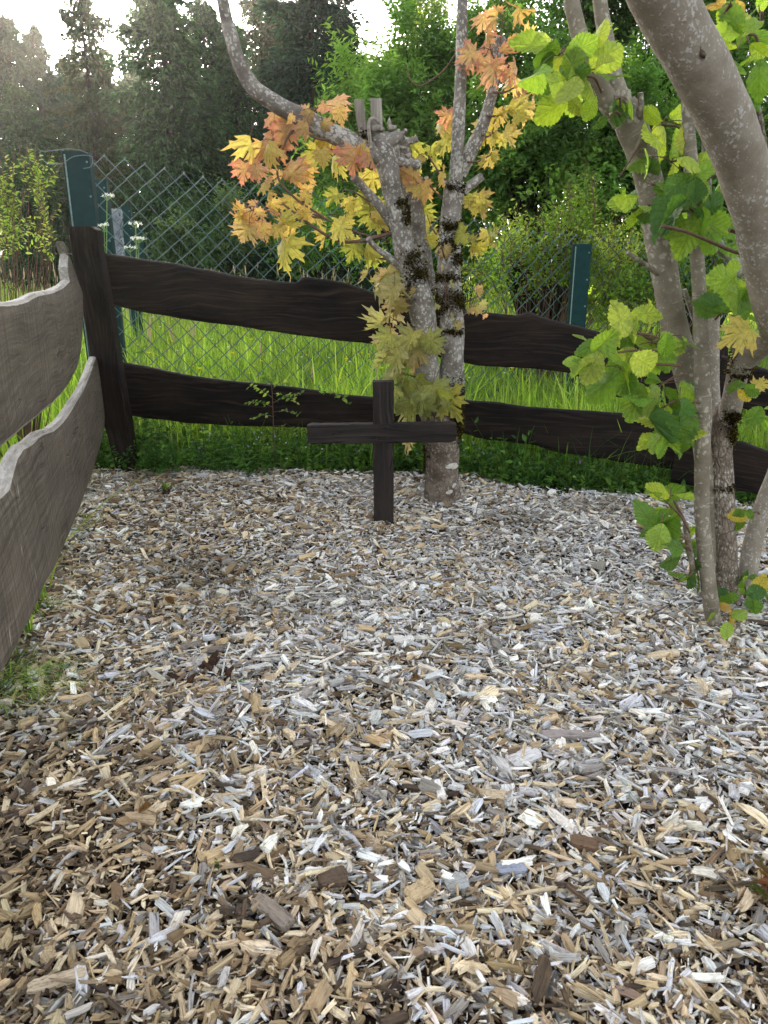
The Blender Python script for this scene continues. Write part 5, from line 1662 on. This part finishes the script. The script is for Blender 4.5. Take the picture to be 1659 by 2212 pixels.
def tuft(name, label, base, n, h, wid, cols, spread, seed, lean=1.0, bias=(0, 0)):
    r = np.random.default_rng(seed); mb = MB(); base = np.asarray(base, float)
    a = r.uniform(0, math.tau, n); l = r.uniform(.4, 1, n) * lean * h
    b = base + np.stack([r.normal(0, spread, n), r.normal(0, spread, n), np.zeros(n)], 1)
    b[:, 2] = gz(b[:, 0], b[:, 1])
    d = np.stack([np.cos(a) * l + bias[0] * h, np.sin(a) * l + bias[1] * h], 1)
    hh = h * r.uniform(.4, 1.1, n); s = np.stack([-np.sin(a), np.cos(a)], 1)
    ts = np.linspace(0, 1, 7); V = np.zeros((n, 14, 3))
    for k, t in enumerate(ts):
        c = b[:, :2] + d * (t ** 1.4)[None] if False else b[:, :2] + d * t ** 1.5
        z = b[:, 2] + hh * (1.9 * t - 1.35 * t * t)
        w = wid * (1 - .9 * t ** 2) * .5
        V[:, 2 * k, :2] = c - s * w; V[:, 2 * k + 1, :2] = c + s * w; V[:, 2 * k, 2] = z; V[:, 2 * k + 1, 2] = z
    F = [np.array([[2 * k, 2 * k + 1, 2 * k + 3, 2 * k + 2] for k in range(6)])]
    mb.inst(V, F, pick(r, cols, n, .12), smooth=True)
    return mb.build(name, M['grass'], loc=tuple(base), label=label, category='grass', kind='stuff')


tuft('grass_tuft', 'arching long grass tuft at the fence foot right of the maple', G(1310, 1062), 70, .22, .005, B1 + DK, .03, 80, 1.1)
tuft('grass_tuft', 'pale green and straw grass tuft under the left board in the wood chips', G(30, 1490), 260, .09, .0028, DK + GR + GR2, .055, 81, 1.6, (.5, -.1))
tuft('grass_tuft', 'thin dry grass strands lying on the chips below the left board', G(150, 1530), 110, .05, .0022, [lin(170, 164, 110), lin(140, 150, 80)], .07, 82, 4.0)
tuft('grass_tuft', 'small bright grass tuft where the left board meets the chips', G(85, 1330), 60, .09, .003, GR, .03, 83, 1.2)
tuft('grass_tuft', 'sparse short grass blades beside the left board near the corner', G(190, 1140), 30, .07, .003, GR, .05, 84, 1.2)

# ------------------------------------------------------------------ things lying in the mulch


def chip_obj(px, py, L, W, T, yaw, col, label, pitch=.05, seed=0):
    r = np.random.default_rng(seed); p = G(px, py); mb = MB()
    ns = 12; t = np.linspace(-.5, .5, ns)
    V = []; 
    for k in range(ns):
        f = 1 if 0 < k < ns - 1 else .7
        for (a, b) in ((-1, -.6), (-.6, -1), (.6, -1), (1, -.5), (1, .6), (.5, 1), (-.4, .9), (-1, .5)):
            V.append([t[k] * L + r.normal(0, .02 if k in (0, ns - 1) else .002) * L, a * W / 2 * f * (1 + r.normal(0, .06)), b * T / 2 * f * (1 + r.normal(0, .1))])
    V = np.array(V); g = V + seed * 1.3
    cy, sy = math.cos(yaw), math.sin(yaw)
    V[:, 2] += V[:, 0] * pitch
    Q = V.copy(); Q[:, 0] = V[:, 0] * cy - V[:, 1] * sy; Q[:, 1] = V[:, 0] * sy + V[:, 1] * cy
    F = np.array([[8 * i_ + j_, 8 * i_ + (j_ + 1) % 8, 8 * i_ + 8 + (j_ + 1) % 8, 8 * i_ + 8 + j_] for i_ in range(ns - 1) for j_ in range(8)])
    base = p + np.array([0, 0, .03])
    mb.add(Q + base, F, col, g); mb.add(Q[:8] + base, np.arange(8)[::-1][None], col, g[:8]); mb.add(Q[-8:] + base, np.arange(8)[None], col, g[-8:])
    return mb.build('wood_piece', M['chip'], loc=tuple(base), label=label, category='wood piece', group='large wood pieces lying on the mulch')


chip_obj(1225, 1612, .13, .026, .018, -.08, lin(150, 140, 134), 'long grey stick of wood lying level in the right half of the mulch', seed=1)
chip_obj(1130, 1660, .075, .045, .014, .5, lin(206, 202, 200), 'pale ragged splintered slab just left of the long grey stick', seed=2)
chip_obj(590, 2000, .085, .028, .016, -.75, lin(136, 124, 112), 'grey brown slanting splinter in the lower left middle', seed=3)
chip_obj(1100, 1905, .055, .022, .012, 0.0, lin(150, 154, 166), 'blue grey flat block right of the centre near the bottom', seed=4)
chip_obj(985, 1935, .04, .036, .012, .3, lin(160, 160, 158), 'square grey chip in front of the blue grey block', seed=5)
chip_obj(905, 1955, .05, .03, .022, .6, lin(190, 166, 130), 'thick tan broken chunk with a rough end', seed=6)
chip_obj(660, 1630, .05, .02, .012, .1, lin(150, 140, 130), 'short grey bar left of the picture centre', seed=7)
chip_obj(720, 1925, .05, .035, .02, .2, lin(90, 74, 60), 'dark brown rotten chunk near the bottom middle', seed=8)
chip_obj(1260, 1850, .05, .028, .02, -.4, lin(112, 88, 68), 'reddish brown chunk at the lower right', seed=9)
chip_obj(130, 2150, .08, .02, .014, .3, lin(176, 158, 134), 'tan splinter near the bottom left corner', seed=10)
chip_obj(640, 1215, .06, .012, .008, .0, lin(180, 182, 190), 'thin silver splinter in the middle distance left of the cross', seed=11)
chip_obj(300, 1420, .07, .02, .012, -.1, lin(110, 90, 66), 'brown bar lying left of the rotten stump', seed=12)

for k, (rows, rad, lab) in enumerate([
        ([(262, 1145), (320, 1160), (400, 1180), (450, 1190)], .0022, 'thin brown twig lying on the chips near the left fence'),
        ([(700, 1445), (760, 1432), (830, 1438), (900, 1455)], .003, 'crooked dark twig in the middle of the mulch'),
        ([(100, 1290), (180, 1285), (260, 1272)], .002, 'straight thin twig by the lower left board'),
        ([(1400, 1350), (1440, 1330), (1500, 1290)], .0016, 'thin twig leading to the hazel foot'),
        ([(560, 1490), (500, 1600), (430, 1700)], .0014, 'pale straw stalk slanting across the lower left chips')]):
    mb = MB(); pts = [G(*q) for q in rows]
    tube(mb, [[p[0], p[1], p[2] + .032 + .004 * math.sin(i_ * 2), rad * (1 - .12 * i_)] for i_, p in enumerate(pts)], n=20, sides=6, bump=.06, seed=k)
    mb.build('fallen_twig', M['twig'], loc=tuple(pts[0]), label=lab, category='twig', group='twigs lying on the mulch')

# a few dead leaves and stem bits lying on the mulch
rl2 = np.random.default_rng(123)
for k, (x, y, lab) in enumerate([(1110, 1225, 'curled brown dead leaf right of the cross foot'), (380, 1330, 'curled brown dead leaf in the left middle of the mulch'), (880, 1500, 'brown dead leaf flat on the chips near the centre'),
                                 (1500, 1560, 'brown dead leaf in front of the hazel foot'), (300, 1790, 'brown dead leaf in the lower left chips')]):
    p = G(x, y) + np.array([0, 0, .038]); ml = MB()
    leaves(ml, TH, p[None], rl2.normal(0, 1, (1, 3)) * np.array([[1, 1, .1]]), np.array([[0, -.3, 1.0]]) + rl2.normal(0, .2, (1, 3)), .036, .7, np.array([lin(112, 84, 60)]), curl=.5, fold=.4, smooth=True)
    ml.build('dead_leaf', M['hazel_leaf'], loc=tuple(p), label=lab, category='dead leaf', group='dead leaves on the mulch')
# rotten stump
sb = G(440, 1478)
st = thing('rotten_stump', 'dark splintered remains of a stump sticking out of the chips', 'stump', tuple(sb))
r = np.random.default_rng(90)
for k in range(9):
    mb = MB(); x = sb[0] + r.normal(0, .028); y = sb[1] + r.normal(0, .02); h = r.uniform(.03, .085)
    lx, ly = r.normal(.008, .014), r.normal(0, .01)
    tube(mb, [[x, y, sb[2] - .02, .012], [x + lx, y + ly, sb[2] + h * .6, .009], [x + lx * 2, y + ly, sb[2] + h, .0035]], n=10, sides=7, bump=.22, seed=k)
    build(mb, 'splinter', M['rot'], st)
st = thing('sprouting_stump', 'small cut stub with green shoots in the chips near the corner post', 'stump', tuple(G(360, 1078)))
p = G(360, 1078); mb = MB()
tube(mb, [[p[0] - .006, p[1], p[2] - .02, .009], [p[0] - .006, p[1], p[2] + .055, .007]], n=5, sides=8, bump=.1)
tube(mb, [[p[0] + .01, p[1], p[2] - .02, .007], [p[0] + .014, p[1], p[2] + .045, .006]], n=5, sides=8, bump=.1)
build(mb, 'stub', M['rot'], st)
ml = MB(); n_ = 14
leaves(ml, T6, p + np.array([0, 0, .05]) + r.normal(0, .008, (n_, 3)), r.normal(0, .5, (n_, 3)) + np.array([0, 0, 1]), r.normal(0, 1, (n_, 3)), .026, .5, pick(r, HG + HD, n_, .1))
build(ml, 'foliage', M['leaf'], st)
p = G(440, 1028); mb = MB()
tube(mb, [[p[0], p[1], p[2] - .02, .009], [p[0], p[1], p[2] + .035, .009], [p[0] + .002, p[1], p[2] + .055, .007]], n=6, sides=8, bump=.12)
mb.build('cut_stub', M['rot'], loc=tuple(p), label='single short dark stub standing in the far left chips', category='stump')

# red leaved sprig at the lower right edge, green moss bits
p = G(1650, 1965); root = thing('red_sprig', 'small red leaved seedling at the right edge of the mulch', 'plant', tuple(p))
ml = MB(); ms = MB(); r = np.random.default_rng(95)
for k in range(9):
    e = p + np.array([r.normal(-.005, .022), r.normal(0, .02), r.uniform(.03, .085)])
    tube(ms, [[*p, .0014], [*e, .0009]], n=4, sides=4)
    n_ = 5
    leaves(ml, T6, np.repeat([e], n_, 0), r.normal(0, .8, (n_, 3)) + np.array([-.2, -.1, .2]), r.normal(0, .5, (n_, 3)) + np.array([0, -.5, .6]), r.uniform(.014, .026, n_), .42, pick(r, [lin(112, 72, 54), lin(104, 84, 56), lin(84, 92, 52)], n_, .1))
build(ms, 'stem', M['twig'], root); build(ml, 'foliage', M['leaf'], root)
for (x, y, lab) in ((480, 1905, 'tiny green sprout in the chips at lower left'), (520, 1490, 'tiny green sprout right of the rotten stump')):
    p = G(x, y) + np.array([0, 0, .02]); ml = MB(); n_ = 16
    leaves(ml, T6, p + r.normal(0, .006, (n_, 3)), r.normal(0, .7, (n_, 3)) + np.array([0, 0, .8]), r.normal(0, 1, (n_, 3)), .016, .35, pick(r, HG + HD, n_, .1))
    ml.build('green_sprout', M['leaf'], loc=tuple(p), label=lab, category='seedling')

# ------------------------------------------------------------------ added volume imitating the lens veil and glow round the sun
bpy.ops.mesh.primitive_cube_add(size=1)
hz_o = bpy.context.object
hz_o.name = 'haze'
hz_o.scale = (90, 62, 16)
hz_o.location = (0, 24, 6.6)
hz_o['kind'] = 'stuff'; hz_o['label'] = 'thin golden evening haze in the air'; hz_o['category'] = 'haze'
hm = bpy.data.materials.new('thin evening haze'); hm.use_nodes = True
ht = hm.node_tree; ht.nodes.clear()
ho = ht.nodes.new('ShaderNodeOutputMaterial'); pv = ht.nodes.new('ShaderNodeVolumePrincipled')
pv.inputs['Color'].default_value = (.96, .95, .92, 1); pv.inputs['Density'].default_value = .0007; pv.inputs['Anisotropy'].default_value = .8
ht.links.new(pv.outputs[0], ho.inputs['Volume'])
hz_o.data.materials.append(hm)
